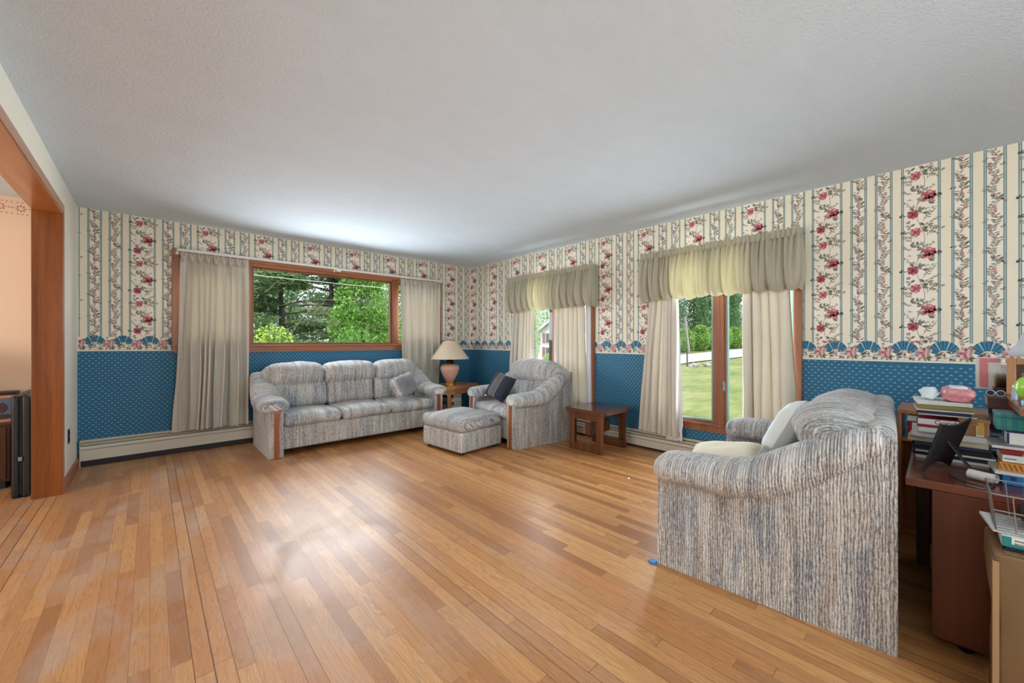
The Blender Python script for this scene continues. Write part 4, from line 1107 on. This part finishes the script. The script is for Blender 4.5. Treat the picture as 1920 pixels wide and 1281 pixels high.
def on_ball(az, el): return Vector((.0525*math.cos(el)*math.cos(az), .0525*math.cos(el)*math.sin(az), .066+.0525*math.sin(el)))
for az, el in ((2.65, .22), (2.95, .30), (3.25, .24)):
    mb.poly([on_ball(az-.09, el-.10), on_ball(az+.09, el-.10), on_ball(az, el+.14)])
for k in range(5):
    az = 2.72+.08*k; mb.poly([on_ball(az, -.35), on_ball(az+.04, -.35), on_ball(az+.04, -.08), on_ball(az, -.08)])
mb.build('dark_marks', M_black, t)
t = thing('small_bottle', 'tiny clear blue bottle standing at the shelf edge before the frame', 'bottle', (2.56, -.207, HS+.0005))
mb = MB(); mb.lathe([(.008, 0), (.009, .03), (.005, .038), (.005, .05)], 14); mb.build('bottle_body', cols['bluegrey'], t); mb = MB(); mb.lathe([(.006, .05), (.006, .06), (0, .061)], 12); mb.build('bottle_cap', M_white, t)
t = thing('white_shade_lamp', 'lamp with large white panelled shade on the hutch shelf, cut by the frame', 'lamp', (2.93, -.46, HS+.0005))
mb = MB(); mb.lathe([(.06, 0), (.06, .015), (.03, .03), (.022, .06), (.035, .09), (.02, .13), (.012, .2), (.01, .36)], 24); mb.build('lamp_base', M_brass, t)
mb = MB(); pr = [(.235, .168), (.245, .170), (.232, .206), (.222, .214), (.19, .30), (.155, .375), (.13, .41)]
mb.lathe(pr+[(r-.003, z) for r, z in pr[::-1]], 40); mb.build('lamp_shade', M_shadew, t)
mb = MB()
for k in range(10):
    a = 2*PI*k/10; mb.sweep([((r+.001)*math.cos(a), (r+.001)*math.sin(a), z) for r, z in pr[3:]], .002, seg=6)
mb.sweep([(.2235*math.cos(2*PI*k/40), .2235*math.sin(2*PI*k/40), .211) for k in range(41)], .0022, seg=6, cap=False); mb.build('shade_piping', M_shadew, t)
mb = MB(); mb.lathe([(.012, .36), (.03, .39), (.02, .405), (0, .41)], 14); mb.build('bulb', M_white, t)

# carton in front of the desk with basket and book
t = thing('cardboard_carton', 'worn brown cardboard carton in the lower right corner before the desk', 'carton', (1.885, -.114, 0), 0)
mb = MB(); mb.soft((.12, -.29, .2685), (.12, .29, .2685), .014, 8, wob=.02, seed=3); mb.build('carton_body', cols['kraftd'], t)
mb = MB(); mb.box(-.0035, .0, -.010, .003, .02, .51); mb.box(.0, .03, .0, .0035, .02, .51); mb.build('packing_tape', plain('tan_packing_tape', srgb(160, 130, 96), .25, .05), t)
mb = MB(); mb.box(.0, .24, -.56, -.02, .537, .541); mb.build('top_flap', cols['kraftd'], t, .001)
z = .542
magazine('black folder lying on the cardboard carton under the teal book', 2.0, -.235, z, .18, .20, .010, .0, cols['black'], name='folder', cat='folder', edge=cols['black'])
z += .0125
b = book('white and teal book with script lettering on the cardboard carton', 1.995, -.235, z, .17, .21, .030, .0, M_paper)
mb = MB(); mb.box(-.0862, -.0852, .086, .105, .0, .03); mb.box(-.0862, -.0852, -.1, .086, .0, .009); mb.build('teal_spine_band', cols['teal'], b)
text('Pre', .026, cols['black'], b, (-.0865, .02, .018), (PI/2, 0, -PI/2), shear=.35)
text('BOOK', .007, cols['black'], b, (-.0865, .070, .022), (PI/2, 0, -PI/2)); text('BOOK', .007, cols['black'], b, (-.0865, .070, .012), (PI/2, 0, -PI/2))
z += .032
magazine('loose white sheets sticking out between the teal book and wire basket', 2.02, -.205, z, .17, .20, .006, .12, cols['white'], name='loose_papers', cat='papers')
z += .0085
t = thing('wire_basket', 'chrome wire desk basket holding black items on the cardboard carton', 'basket', (2.0, -.235, z+.003))
mb = MB(); w, d, h = .09, .115, .11; k = 1.10
for zz_, s in ((0, 1), (h*.55, 1+.05), (h, k)):
    c = [(-w*s, -d*s, zz_), (w*s, -d*s, zz_), (w*s, d*s, zz_), (-w*s, d*s, zz_), (-w*s, -d*s, zz_)]
    for a, b_ in zip(c, c[1:]): mb.sweep([a, b_], .0022, seg=6)
for i in range(7):
    f = -1+2*i/6
    for s in (-1, 1): mb.sweep([(w*f, s*d, 0), (w*f*k, s*d*k, h)], .0016, seg=6); mb.sweep([(s*w, d*f, 0), (s*w*k, d*f*k, h)], .0016, seg=6)
    mb.sweep([(w*f, -d, 0), (w*f, d, 0)], .0016, seg=6)
mb.build('wire_mesh', M_steel, t)
t = thing('black_pouch', 'black zip pouch lying inside the wire basket', 'pouch', (2.005, -.245, z+.0065))
mb = MB(); mb.soft((0, 0, .036), (.062, .075, .033), .025, 6, wob=.01, seed=2); mb.build('pouch_body', M_black, t)
mb = MB(); mb.box(-.04, .04, -.06, .06, .0695, .0715); mb.build('zip', M_dark, t)
t = thing('green_notebook', 'green notebook with white pages leaning in the wire basket', 'notebook', (1.99, -.300, z+.078))
Mr = Matrix.Rotation(.5, 4, 'X')
mb = MB(); mb.box(-.055, .055, 0, .003, 0, .085, M=Mr); mb.box(-.055, .055, .011, .014, 0, .085, M=Mr); mb.build('cover', cols['green'], t); mb = MB(); mb.box(-.053, .053, .003, .011, .001, .083, M=Mr); mb.build('page_block', M_paper, t)
# small things on the floor
t = thing('furniture_slider', 'small blue slider pad under the front corner of the loveseat', 'slider', (1.968, 1.03, 0))
mb = MB(); mb.lathe([(.022, 0), (.024, .005), (.018, .010)], 16); mb.build('pad', cols['blue'], t)
t = thing('paper_scrap', 'tiny white paper scrap on the floor near the rustic table', 'scrap', (3.02, 1.80, 0), .5)
mb = MB(); mb.box(-.02, .02, -.008, .008, .0005, .002); mb.build('scrap_sheet', M_paper, t)

# ------------------------------------------------------------------ things seen in the room through the opening
t = thing('folded_case', 'tall black hard case standing on edge behind the wooden jamb', 'case', (-.760, 4.66, 0))
for a, b in ((0, .042), (.05, .090)):
    mb = MB(); mb.soft(((a+b)/2, .28, .385), ((b-a)/2, .28, .385), .02, 6); mb.build('case_half', M_black, t)
mb = MB(); mb.box(.036, .056, -.006, .0, .28, .31); mb.build('latch', M_steel, t, .002)
mb = MB(); mb.box(.042, .05, .01, .55, .02, .75); mb.build('hinge_strip', M_dark, t)
t = thing('dark_cabinet', 'dark walnut cabinet in the room beyond the opening', 'cabinet', (-1.75, 5.03, 0))
mb = MB(); mb.box(0, .93, .0, .40, .06, .505); mb.build('cabinet_body', M_walnut, t, .004)
mb = MB(); mb.box(-.01, .94, -.012, .41, .505, .53); mb.build('cabinet_top', M_walnut, t, .006)
mb = MB(); mb.box(.03, .90, .03, .38, 0, .06); mb.build('plinth', M_dark, t)
for a in (.02, .47):
    mb = MB(); mb.box(a, a+.44, -.012, .0, .08, .49); o = mb.build('door', M_walnut, t, .003)
    mb = MB(); mb.lathe([(.012, 0), (.014, .012), (0, .016)], 14, M=Matrix.Translation((a+(.40 if a < .3 else .04), -.012, .3)) @ Matrix.Rotation(PI/2, 4, 'X')); mb.build('knob', M_brass, o)
t = thing('portrait_frame', 'light oak frame with a dark portrait on the cabinet beyond the opening', 'picture frame', (-.865, 5.045, .531), .12)
Mr = Matrix.Rotation(-.16, 4, 'X')
mb = MB(); mb.box(-.085, .085, 0, .014, 0, .024, M=Mr); mb.box(-.085, .085, 0, .014, .19, .214, M=Mr); mb.box(-.085, -.062, 0, .014, .024, .19, M=Mr); mb.box(.062, .085, 0, .014, .024, .19, M=Mr); mb.build('frame', M_oak, t, .002)
mb = MB(); mb.box(-.062, .062, .005, .010, .024, .19, M=Mr); mb.build('picture', cols['slate'], t)
mb = MB(); mb.poly([tuple(Mr @ Vector((p[0], .0046, p[1]))) for p in ell(0, .07, PI/2, .09, .03, 10, .6)]); mb.poly([tuple(Mr @ Vector((p[0], .0045, p[1]))) for p in ell(-.055, .045, 0, .11, .022, 10, .6)]); mb.build('portrait', cols['maroon'], t)
t = thing('black_box', 'black box standing behind the portrait frame on the cabinet', 'box', (-.98, 5.22, .531))
mb = MB(); mb.box(-.12, .155, 0, .16, 0, .225); mb.build('case_body', M_black, t, .006); mb = MB(); mb.box(-.10, .135, -.003, 0, .03, .19); mb.build('front_grille', M_dark, t)
t = thing('cone_shade_lamp', 'lamp with plain peach cone shade in the room beyond the opening', 'lamp', (-1.30, 5.23, .531))
mb = MB(); mb.lathe([(.07, 0), (.07, .02), (.03, .04), (.06, .14), (.03, .26), (.012, .3), (.012, .52)], 24); mb.build('lamp_base', M_brass, t)
mb = MB(); pr = [(.30, .352), (.12, .60)]; mb.lathe(pr+[(r-.004, z) for r, z in pr[::-1]], 40); mb.build('lamp_shade', M_shade, t)
mb = MB(); mb.lathe([(.012, .52), (.03, .55), (.02, .58), (0, .59)], 14); mb.build('bulb', M_white, t)
# ------------------------------------------------------------------ outside
def sstep(a, b, x):
    t = min(1, max(0, (x-a)/(b-a))); return t*t*(3-2*t)
def ter(x, y):
    w = 1-sstep(.55, .85, y/max(x, 1)) if x > 4 else 0
    return -.45+w*(.47*sstep(8, 24, x)+.35*sstep(26, 50, x))-(1-w)*.7*sstep(12, 40, x)
M_grass = bpy.data.materials.new('lawn_grass'); g = G(M_grass); o_ = g.obj()
n1, n2, n3 = g.noise(o_, .35, 4, .6), g.noise(g.mapv(o_, (1, 3, 1)), 1.6, 3, .6), g.noise(o_, 40, 2)
c_ = g.ramp(g.m('ADD', g.m('MULTIPLY', n1, .6), g.m('MULTIPLY', n2, .4)), [(.36, srgb(98, 116, 60)), (.52, srgb(136, 144, 84)), (.66, srgb(166, 158, 106))])
c_ = g.mix(g.m('MULTIPLY', n3, .25), c_, srgb(84, 100, 50)); g.out(g.bsdf(c_, .95))
def leafmat(k, c, t=.35):
    m = bpy.data.materials.new('leaf_'+k); g = G(m); n = g.noise(g.obj(), 1.3, 3, .6)
    cc = g.mix(n, tuple(x*.6 for x in c[:3])+(1,), tuple(min(1, x*1.3) for x in c[:3])+(1,))
    d = g.bsdf(cc, .7); tr = g.n('ShaderNodeBsdfTranslucent', {0: cc}).outputs[0]
    mx = g.n('ShaderNodeMixShader', {0: t}); g.t.links.new(d, mx.inputs[1]); g.t.links.new(tr, mx.inputs[2]); g.out(mx.outputs[0]); return m
LM = {k: leafmat(k, srgb(*v)) for k, v in dict(pine=(124, 154, 116), pine2=(166, 188, 132), pine3=(92, 122, 104), green=(134, 186, 88), green2=(174, 210, 112), green3=(98, 146, 70), olive=(158, 174, 116), dark=(104, 140, 92), lime=(196, 222, 104)).items()}
M_bark = plain('grey_bark', srgb(74, 68, 62), .9, .2, 12)
M_twig = plain('dry_twigs', srgb(128, 112, 98), .9, .15, 12)
mb = MB(); n = 60; X0, X1, Y0, Y1 = -12, 75, -25, 70; vs = []
for j in range(n+1):
    for i in range(n+1):
        x, y = X0+(X1-X0)*i/n, Y0+(Y1-Y0)*j/n; vs.append((x, y, ter(x, y)))
mb.add(vs, [(j*(n+1)+i, j*(n+1)+i+1, (j+1)*(n+1)+i+1, (j+1)*(n+1)+i) for j in range(n) for i in range(n)], 0, True)
struct(mb.build('ground', M_grass))
mb = MB(); n = 40
def ribbon(pts_l, pts_r, m):
    vs = [(x, y, ter(x, y)+.06) for x, y in pts_l]+[(x, y, ter(x, y)+.06) for x, y in pts_r]; k = len(pts_l)
    mb.add(vs, [(i, i+1, k+i+1, k+i) for i in range(k-1)], m)
xs = [12+i*1.6 for i in range(37)]
ribbon([(x, 9.1+.02*(x-20)) for x in xs], [(x, 13.9+.0*x) for x in xs], 0)
struct(mb.build('road', plain('pale_asphalt', srgb(206, 202, 204), .9, .03, 2)))
mb = MB(); ribbon([(x, 17.2) for x in xs[12:]], [(x, 18.6) for x in xs[12:]], 0)
struct(mb.build('far_lane', plain('pale_gravel', srgb(206, 202, 200), .9, .03, 2)))

def cloud(mb, rr, c, r, n, s, nm, flat=1.0, shell=.55, el=1.0):
    for i in range(n):
        while True:
            d = Vector((rr.uniform(-1, 1), rr.uniform(-1, 1), rr.uniform(-1, 1)))
            if .05 < d.length < 1: break
        d = d.normalized()*(shell+(1-shell)*rr.random()**.6) if rr.random() < .8 else d
        p = Vector((c[0]+d.x*r[0], c[1]+d.y*r[1], c[2]+d.z*r[2]))
        k = s*rr.uniform(.6, 1.3); a = Vector((rr.uniform(-1, 1), rr.uniform(-1, 1), rr.uniform(-1, 1)*flat)).normalized(); b = a.cross(Vector((rr.uniform(-.6, .6), rr.uniform(-.6, .6), 1))).normalized()
        mb.add([p-a*k*el, p+b*k*.5, p+a*k*el, p-b*k*.5], [(0, 1, 2, 3)], rr.randrange(nm))
def tree(name, label, x, y, h, blobs, mats, s, seed, trunk=.14, n=900, flat=1.0, group='trees beyond the windows', el=1.0, cat='tree'):
    z = ter(x, y); t = thing(name, label, cat, (x, y, z), 0, group); rr = random.Random(seed)
    mb = MB()
    for c, r in blobs: cloud(mb, rr, c, r, n, s, len(mats), flat, el=el)
    o = mb.build('foliage', [LM[m] for m in mats], t); o['kind'] = 'stuff'
    if trunk:
        mb = MB(); mb.sweep([(0, 0, -.1), (.05, .02, h*.3), (-.03, .05, h*.6), (.02, 0, h*.92)], [(trunk, trunk), (trunk*.85,)*2, (trunk*.6,)*2, (trunk*.2,)*2], seg=10)
        for i in range(10):
            a = rr.uniform(0, 6.28); zz = h*rr.uniform(.25, .85); l = h*.22
            mb.sweep([(0, 0, zz), (math.cos(a)*l*.5, math.sin(a)*l*.5, zz+l*.1), (math.cos(a)*l, math.sin(a)*l, zz+l*.05)], [(trunk*.3,)*2, (trunk*.2,)*2, (trunk*.06,)*2], seg=6)
        mb.build('trunk', M_bark, t)
    return t
def boughs(seed, z0, z1, n, L):
    rr = random.Random(seed); b = []
    for i in range(n):
        z = z0+(z1-z0)*i/n+rr.uniform(-.15, .15); a = rr.uniform(0, 6.28); l = L*(1-.45*i/n)*rr.uniform(.5, 1)
        b.append(((math.cos(a)*l*.8, math.sin(a)*l*.8, z), (l*.75, l*.75, .20+.08*rr.random())))
    return b
tree('pine_tree', 'tall pine with layered boughs at the left of the picture window view', 3.9, 18.0, 7.5, boughs(1, 1.6, 7.2, 26, 1.75), ['pine', 'pine2', 'pine2', 'pine3'], .085, 1, .16, 620, .25, el=1.5)
tree('pine_tree', 'dark trunked pine in the centre of the picture window view', 7.4, 22.8, 9.5, boughs(5, 2.6, 9.2, 28, 1.9), ['pine', 'pine3', 'pine2', 'pine2'], .095, 2, .24, 600, .25, el=1.5)
tree('leafy_tree', 'bright green leafy tree right of centre through the picture window', 5.75, 14.4, 5.0, [((0, 0, 3.0), (1.0, .9, 1.2)), ((.5, .2, 2.0), (.7, .7, .9)), ((-.6, 0, 2.2), (.6, .7, .9)), ((.2, .1, 4.2), (.7, .7, .8))], ['green', 'green2', 'green', 'green3'], .07, 3, .09, 1900)
tree('leafy_tree', 'paler leafy tree at the right edge of the picture window view', 8.6, 17.6, 5.6, [((0, 0, 3.2), (1.2, 1.1, 1.5)), ((-.6, -.3, 2.0), (.9, .9, 1.0)), ((.3, 0, 4.7), (.8, .8, .8))], ['olive', 'green2', 'olive', 'green'], .08, 4, .10, 1800)
for i, (x, y, k, lab) in enumerate(((2.1, 10.6, 'lime', 'lime green shrub low at the left of the picture window view'), (4.1, 10.7, 'green', 'vivid green shrub low in the middle of the picture window view'), (5.6, 10.4, 'olive', 'olive shrub low at the right of the picture window view'), (3.0, 13.6, 'dark', 'dark shrub in front of the left pine outside the picture window'))):
    tree('shrub', lab, x, y, 1.6, [((0, 0, 1.3), (.55, .5, .75)), ((.2, .1, .8), (.45, .4, .7))], [k, k, 'green3'], .045, 20+i, 0, 1500, group='shrubs outside the picture window', cat='shrub')
bl = lambda sx, sz: [((0, 0, sz*.5), (sx, sx, sz*.5)), ((sx*.5, 0, sz*.34), (sx*.7, sx*.7, sz*.36)), ((-sx*.5, .1, sz*.36), (sx*.7, sx*.7, sz*.36)), ((.1, 0, sz*.8), (sx*.6, sx*.6, sz*.2))]
for i, (x, y, w, h, lab) in enumerate(((5.2, 28.5, 2.15, 7.4, 'leftmost'), (10.6, 28.7, 2.15, 8.0, 'second from the left'), (16.0, 28.5, 2.15, 7.4, 'rightmost'))):
    tree('background_tree', 'dense background tree behind the pines, '+lab+' of the row', x, y, h, bl(w, h), ['pine3', 'dark', 'pine', 'pine2'], .13, 40+i, .16, 1700)
for i, (x, y, w, h, lab) in enumerate(((7.9, 34.2, 2.4, 9.0, 'left'), (14.0, 34.2, 2.4, 9.4, 'right'))):
    tree('far_tree', 'far tree rising behind the background row, '+lab+' one of two', x, y, h, bl(w, h), ['pine3', 'dark', 'green3', 'pine'], .15, 50+i, .16, 1700)
# fallen, dry branches
t = thing('dry_brush', 'tangle of bare dry branches between the trees outside the picture window', 'branches', (5.3, 12.3, ter(5.3, 12.3))); rr = random.Random(12); mb = MB()
for i in range(44):
    x, y, z = rr.uniform(-3.2, 1.4), rr.uniform(-.4, .4), rr.uniform(.6, 3.0); a = rr.uniform(-.9, .9)+(PI if rr.random() < .5 else 0); l = rr.uniform(.6, 1.6)
    p = [Vector((x, y, z))]; 
    for k in range(3): a += rr.uniform(-.3, .3); p.append(p[-1]+Vector((math.cos(a)*l/3, rr.uniform(-.1, .1), math.sin(a)*l/3-.03)))
    mb.sweep(p, [(.010,)*2, (.008,)*2, (.006,)*2, (.003,)*2], seg=5)
o = mb.build('bare_twigs', M_twig, t); o['kind'] = 'stuff'
t = thing('utility_wire', 'thin pale overhead wire crossing the picture window view', 'wire', (0, 11.0, 2.76))
mb = MB(); mb.sweep([(-2+1.2*i, 0, .06*(2*(i-6)/12)**2-.03+.02*i/12) for i in range(13)], .007, seg=6); mb.build('cable', M_white, t)
mb = MB(); mb.box(12.35, 12.55, -.1, .1, -3.3, .4); mb.box(-2.2, -2.0, -.1, .1, -3.3, .4); mb.build('end_posts', M_bark, t)
# beyond the road on the right-hand side
rows = [(39, 20.5, 1.75, 8.0, 'leftmost tall tree'), (44.2, 21.0, 1.75, 8.6, 'second tall tree'), (49.4, 20.4, 1.75, 9.0, 'third tall tree'), (54.6, 21.0, 1.75, 9.0, 'fourth tall tree'), (60, 20.2, 1.8, 9.5, 'fifth tall tree'), (66, 21.2, 1.8, 10, 'rightmost tall tree'), (46.5, 26.6, 1.8, 10, 'back tall tree at left'), (52, 26.8, 1.8, 10.5, 'back tall tree in the middle'), (57.5, 27, 1.8, 11, 'back tall tree at right')]
for i, (x, y, w, h, lab) in enumerate(rows):
    tree('roadside_tree', lab+' of the wood across the road beyond the loveseat window', x, y, h, bl(w, h), ['dark', 'pine', 'dark', 'green3'], .15, 60+i, .18, 1700)
for i, (x, y, w, h, lab) in enumerate(((27.5, 15.6, .95, 2.4, 'leftmost of the verge'), (30.4, 15.6, .95, 2.8, 'second along the verge'), (33.6, 15.9, .95, 2.2, 'nearest the utility pole'), (52.3, 15.8, 1.0, 2.6, 'second from the right end'), (56.0, 15.8, 1.2, 2.4, 'last at the right end'), (36.6, 16.0, .95, 2.3, 'third bush along the verge'), (39.6, 15.8, .95, 2.6, 'fourth bush along the verge'), (42.6, 16.0, .95, 2.4, 'fifth bush along the verge'), (45.8, 15.9, 1.0, 2.7, 'sixth bush along the verge'), (49, 15.8, 1.0, 2.5, 'seventh bush along the verge'))):
    tree('roadside_bush', 'rounded light green bush across the road, '+lab, x, y, h, bl(w, h), ['green', 'green2', 'green', 'olive'], .09, 80+i, 0, 1500, group='bushes across the road', cat='bush')
for i, (x, y, w, h, lab) in enumerate(((27.6, 27.4, 1.0, 6.5, 'leafy tree left of the white house'), (49, 44.5, 3.4, 15, 'tall tree rising behind the white house roof'), (37.0, 35.2, 2.2, 10, 'green tree close behind the left corner of the white house'))):
    tree('yard_tree', lab+', through the armchair window', x, y, h, bl(w, h), ['green', 'green2', 'green', 'green3'], .13, 95+i, .16, 1500)
tree('yard_bush', 'low bright bush in front of the white house', 30.0, 26.5, 1.2, bl(.9, 1.1), ['green2', 'green', 'lime'], .07, 120, 0, 700, group=None, cat='bush')
t = thing('utility_pole', 'leaning grey utility pole with crossarm beyond the road', 'pole', (33.5, 14.25, ter(33.5, 14.25)), 0)
mb = MB(); mb.sweep([(0, 0, -.1), (-.10, .32, 3.2)], [(.10, .10), (.07, .07)], seg=10); mb.build('pole_shaft', plain('weathered_pole', srgb(150, 144, 140), .9, .1), t)
mb = MB(); mb.sweep([(-.3, .9, 2.95), (.1, -.3, 2.95)], .04, seg=8); mb.build('crossarm', M_twig, t)
mb = MB(); mb.sweep([(-.08, .26, 2.4), (-.2, .8, 2.75), (-.4, 1.5, 2.62)], .025, seg=8); mb.build('lamp_arm', M_steel, t)
mb = MB(); mb.soft((-.08, .42, 2.45), (.10, .10, .18), .05, 4); mb.build('transformer', M_steel, t)
# short post and heap of stones on the lawn
t = thing('lawn_post', 'short dark post beside the stones at the lawn edge', 'post', (19.6, 8.45, ter(19.6, 8.45)))
mb = MB(); mb.sweep([(0, 0, -.05), (.02, .01, .72)], .035, seg=8); mb.build('post_shaft', M_bark, t); mb = MB(); mb.lathe([(.05, .70), (.05, .74), (0, .77)], 10); mb.build('post_cap', M_bark, t)
rr = random.Random(2); M_rock = plain('pale_fieldstone', srgb(168, 162, 156), .9, .15, 6)
where = ['largest pale stone at the foot of the lawn post', 'flat stone right of the largest lawn stone', 'small stone at the right end of the lawn heap', 'grey stone behind the largest lawn stone', 'low stone at the left end of the lawn heap']
for i, (dx, dy, s) in enumerate(((.1, .0, .22), (.6, -.45, .18), (1.4, -.8, .12), (.7, .25, .15), (-.3, .62, .15))):
    x, y = 19.4+dx, 8.1+dy; t = thing('stone', where[i], 'stone', (x, y, ter(x, y)), rr.random()*3, 'stones on the lawn')
    mb = MB(); mb.soft((0, 0, s*.35), (s, s*.8, s*.45), s*.35, 4, wob=s*.5, seed=i); mb.build('rock', M_rock, t)
# white house with maroon shutters
M_sid = bpy.data.materials.new('white_clapboard'); g = G(M_sid); z_ = g.n('ShaderNodeSeparateXYZ', {0: g.obj()}).outputs[2]
g.out(g.bsdf(g.mix(g.m('MULTIPLY', g.m('FRACT', g.m('MULTIPLY', z_, 7.0)), .2), srgb(222, 216, 222), srgb(190, 184, 192)), .7))
hz = ter(33, 27)-.1; t = thing('house', 'white gabled house with maroon shutters seen through the armchair window', 'house', (33.0, 27.0, hz))
mb = MB(); mb.prism([(-3.9, 0), (3.9, 0), (3.9, 3.55), (0, 5.8), (-3.9, 3.55)], 0, 9, 'X'); mb.build('walls', M_sid, t)
mb = MB()
for s in (-1, 1): mb.prism([(s*4.3, 3.28), (0, 5.78), (0, 5.95), (s*4.3, 3.45)], -.4, 9.4, 'X')
mb.build('roof', plain('grey_shingle', srgb(140, 138, 142), .9, .1), t)
mb = MB()
for s in (-1, 1): mb.prism([(s*4.32, 3.26), (0, 5.76), (0, 5.98), (s*4.32, 3.48)], -.46, -.38, 'X')
mb.build('gable_trim', M_white, t)
M_mar = plain('maroon_shutter', srgb(140, 52, 66), .6, .05); M_pane = plain('dark_pane', srgb(60, 70, 76), .15, .1)
for z0 in (.55, 2.15):
    for y0 in (2.0, -.6, -3.0):
        mb = MB(); mb.box(-.05, .0, y0-.1, y0+1.2, z0-.08, z0+1.13); w = mb.build('window', M_white, t)
        mb = MB(); mb.box(-.07, -.05, y0, y0+.52, z0, z0+1.05); mb.box(-.07, -.05, y0+.58, y0+1.1, z0, z0+1.05); mb.build('pane', M_pane, w)
        for d in (-.55, 1.22):
            mb = MB(); mb.box(-.06, .0, y0+d, y0+d+.42, z0-.05, z0+1.1); mb.build('shutter', M_mar, t)
t = thing('white_fence', 'low white picket fence at the left corner of the white house', 'fence', (31.5, 29.0, ter(31.5, 29)))
mb = MB(); [mb.box(-.05, .05, .6+.22*i, .7+.22*i, 0, 1.0) for i in range(12)]; mb.build('pickets', M_white, t)
mb = MB(); mb.box(.0, .08, .5, 3.3, .75, .85); mb.box(.0, .08, .5, 3.3, .25, .35); mb.build('rails', M_white, t)
mb = MB(); mb.box(-.09, .09, .45, .63, 0, 1.7); mb.build('post', M_white, t)

# ------------------------------------------------------------------ light
wd = bpy.data.worlds.new('sky'); sc.world = wd; wd.use_nodes = True
nt = wd.node_tree; bg = nt.nodes['Background']; bg.inputs[0].default_value = (.86, .93, 1, 1); bg.inputs[1].default_value = WORLD
def light(name, typ, loc, rot, e, col=(1, 1, 1), **kw):
    l = bpy.data.lights.new(name, typ); l.energy = e; l.color = col
    for k, v in kw.items(): setattr(l, k, v)
    o = bpy.data.objects.new(name, l); COL.objects.link(o); o.location = loc; o.rotation_euler = rot; return o
light('sun', 'SUN', (0, 0, 20), (math.radians(40), 0, math.radians(-38)), SUN, (1, .96, .9), angle=.1)
DAY = (.88, .95, 1)
TL = 0; SP = math.radians(145)
for a, b, k in ((.26, .80, .3), (.885, 2.64, 1), (2.725, 3.39, .37)):
    light('daylight_picture_window', 'AREA', ((a+b)/2, YB-.012, 1.55), (-PI/2+TL, 0, 0), E1*k, DAY, shape='RECTANGLE', size=b-a-.10, size_y=.68, spread=SP)
for (ya, yb), mull, e in ((W2Y, 3.545, E2), (W3Y, 1.45, E2*1.15)):
    for a, b in ((ya, mull-.045), (mull+.045, yb)):
        light('daylight_casement', 'AREA', (XR-.008, (a+b)/2, 1.20), (0, PI/2-TL, 0), e/2, DAY, shape='RECTANGLE', size=1.5, size_y=b-a-.10, spread=SP)
light('added_rear_fill', 'AREA', (.8, YN-.03, 1.4), (PI/2, 0, 0), E4, DAY, shape='RECTANGLE', size=1.96, size_y=1.5)  # unseen fill added behind the camera, set in the invented rear opening
light('added_ceiling_fill', 'AREA', (.7, -1.5, 1.75), (PI, 0, 0), E5, (.96, .98, 1), shape='DISK', size=.5)  # upward fill added to brighten the ceiling; no lamp stands here
light('added_side_room_wash', 'AREA', (-4.17, 2.6, 1.4), (0, -PI/2, 0), E7, (1, .96, .9), shape='RECTANGLE', size=1.5, size_y=2.4)  # fill added for the side room; the wall behind it has no window
light('added_side_room_fill', 'POINT', (-2.2, 3.0, 1.9), (0, 0, 0), E6, (1, .88, .76), shadow_soft_size=.25)  # point fill added to warm the side room, without any fixture
vs_ = sc.view_settings; vs_.view_transform = 'Standard'; vs_.look = 'None'; vs_.gamma = 1; vs_.use_curve_mapping = False; vs_.exposure = EXPO
sc.cycles.max_bounces = 10; sc.cycles.diffuse_bounces = 5; sc.cycles.transparent_max_bounces = 12
sc.cycles.use_denoising = True
sc.cycles.caustics_reflective = False; sc.cycles.caustics_refractive = False
sc.cycles.sample_clamp_indirect = 6
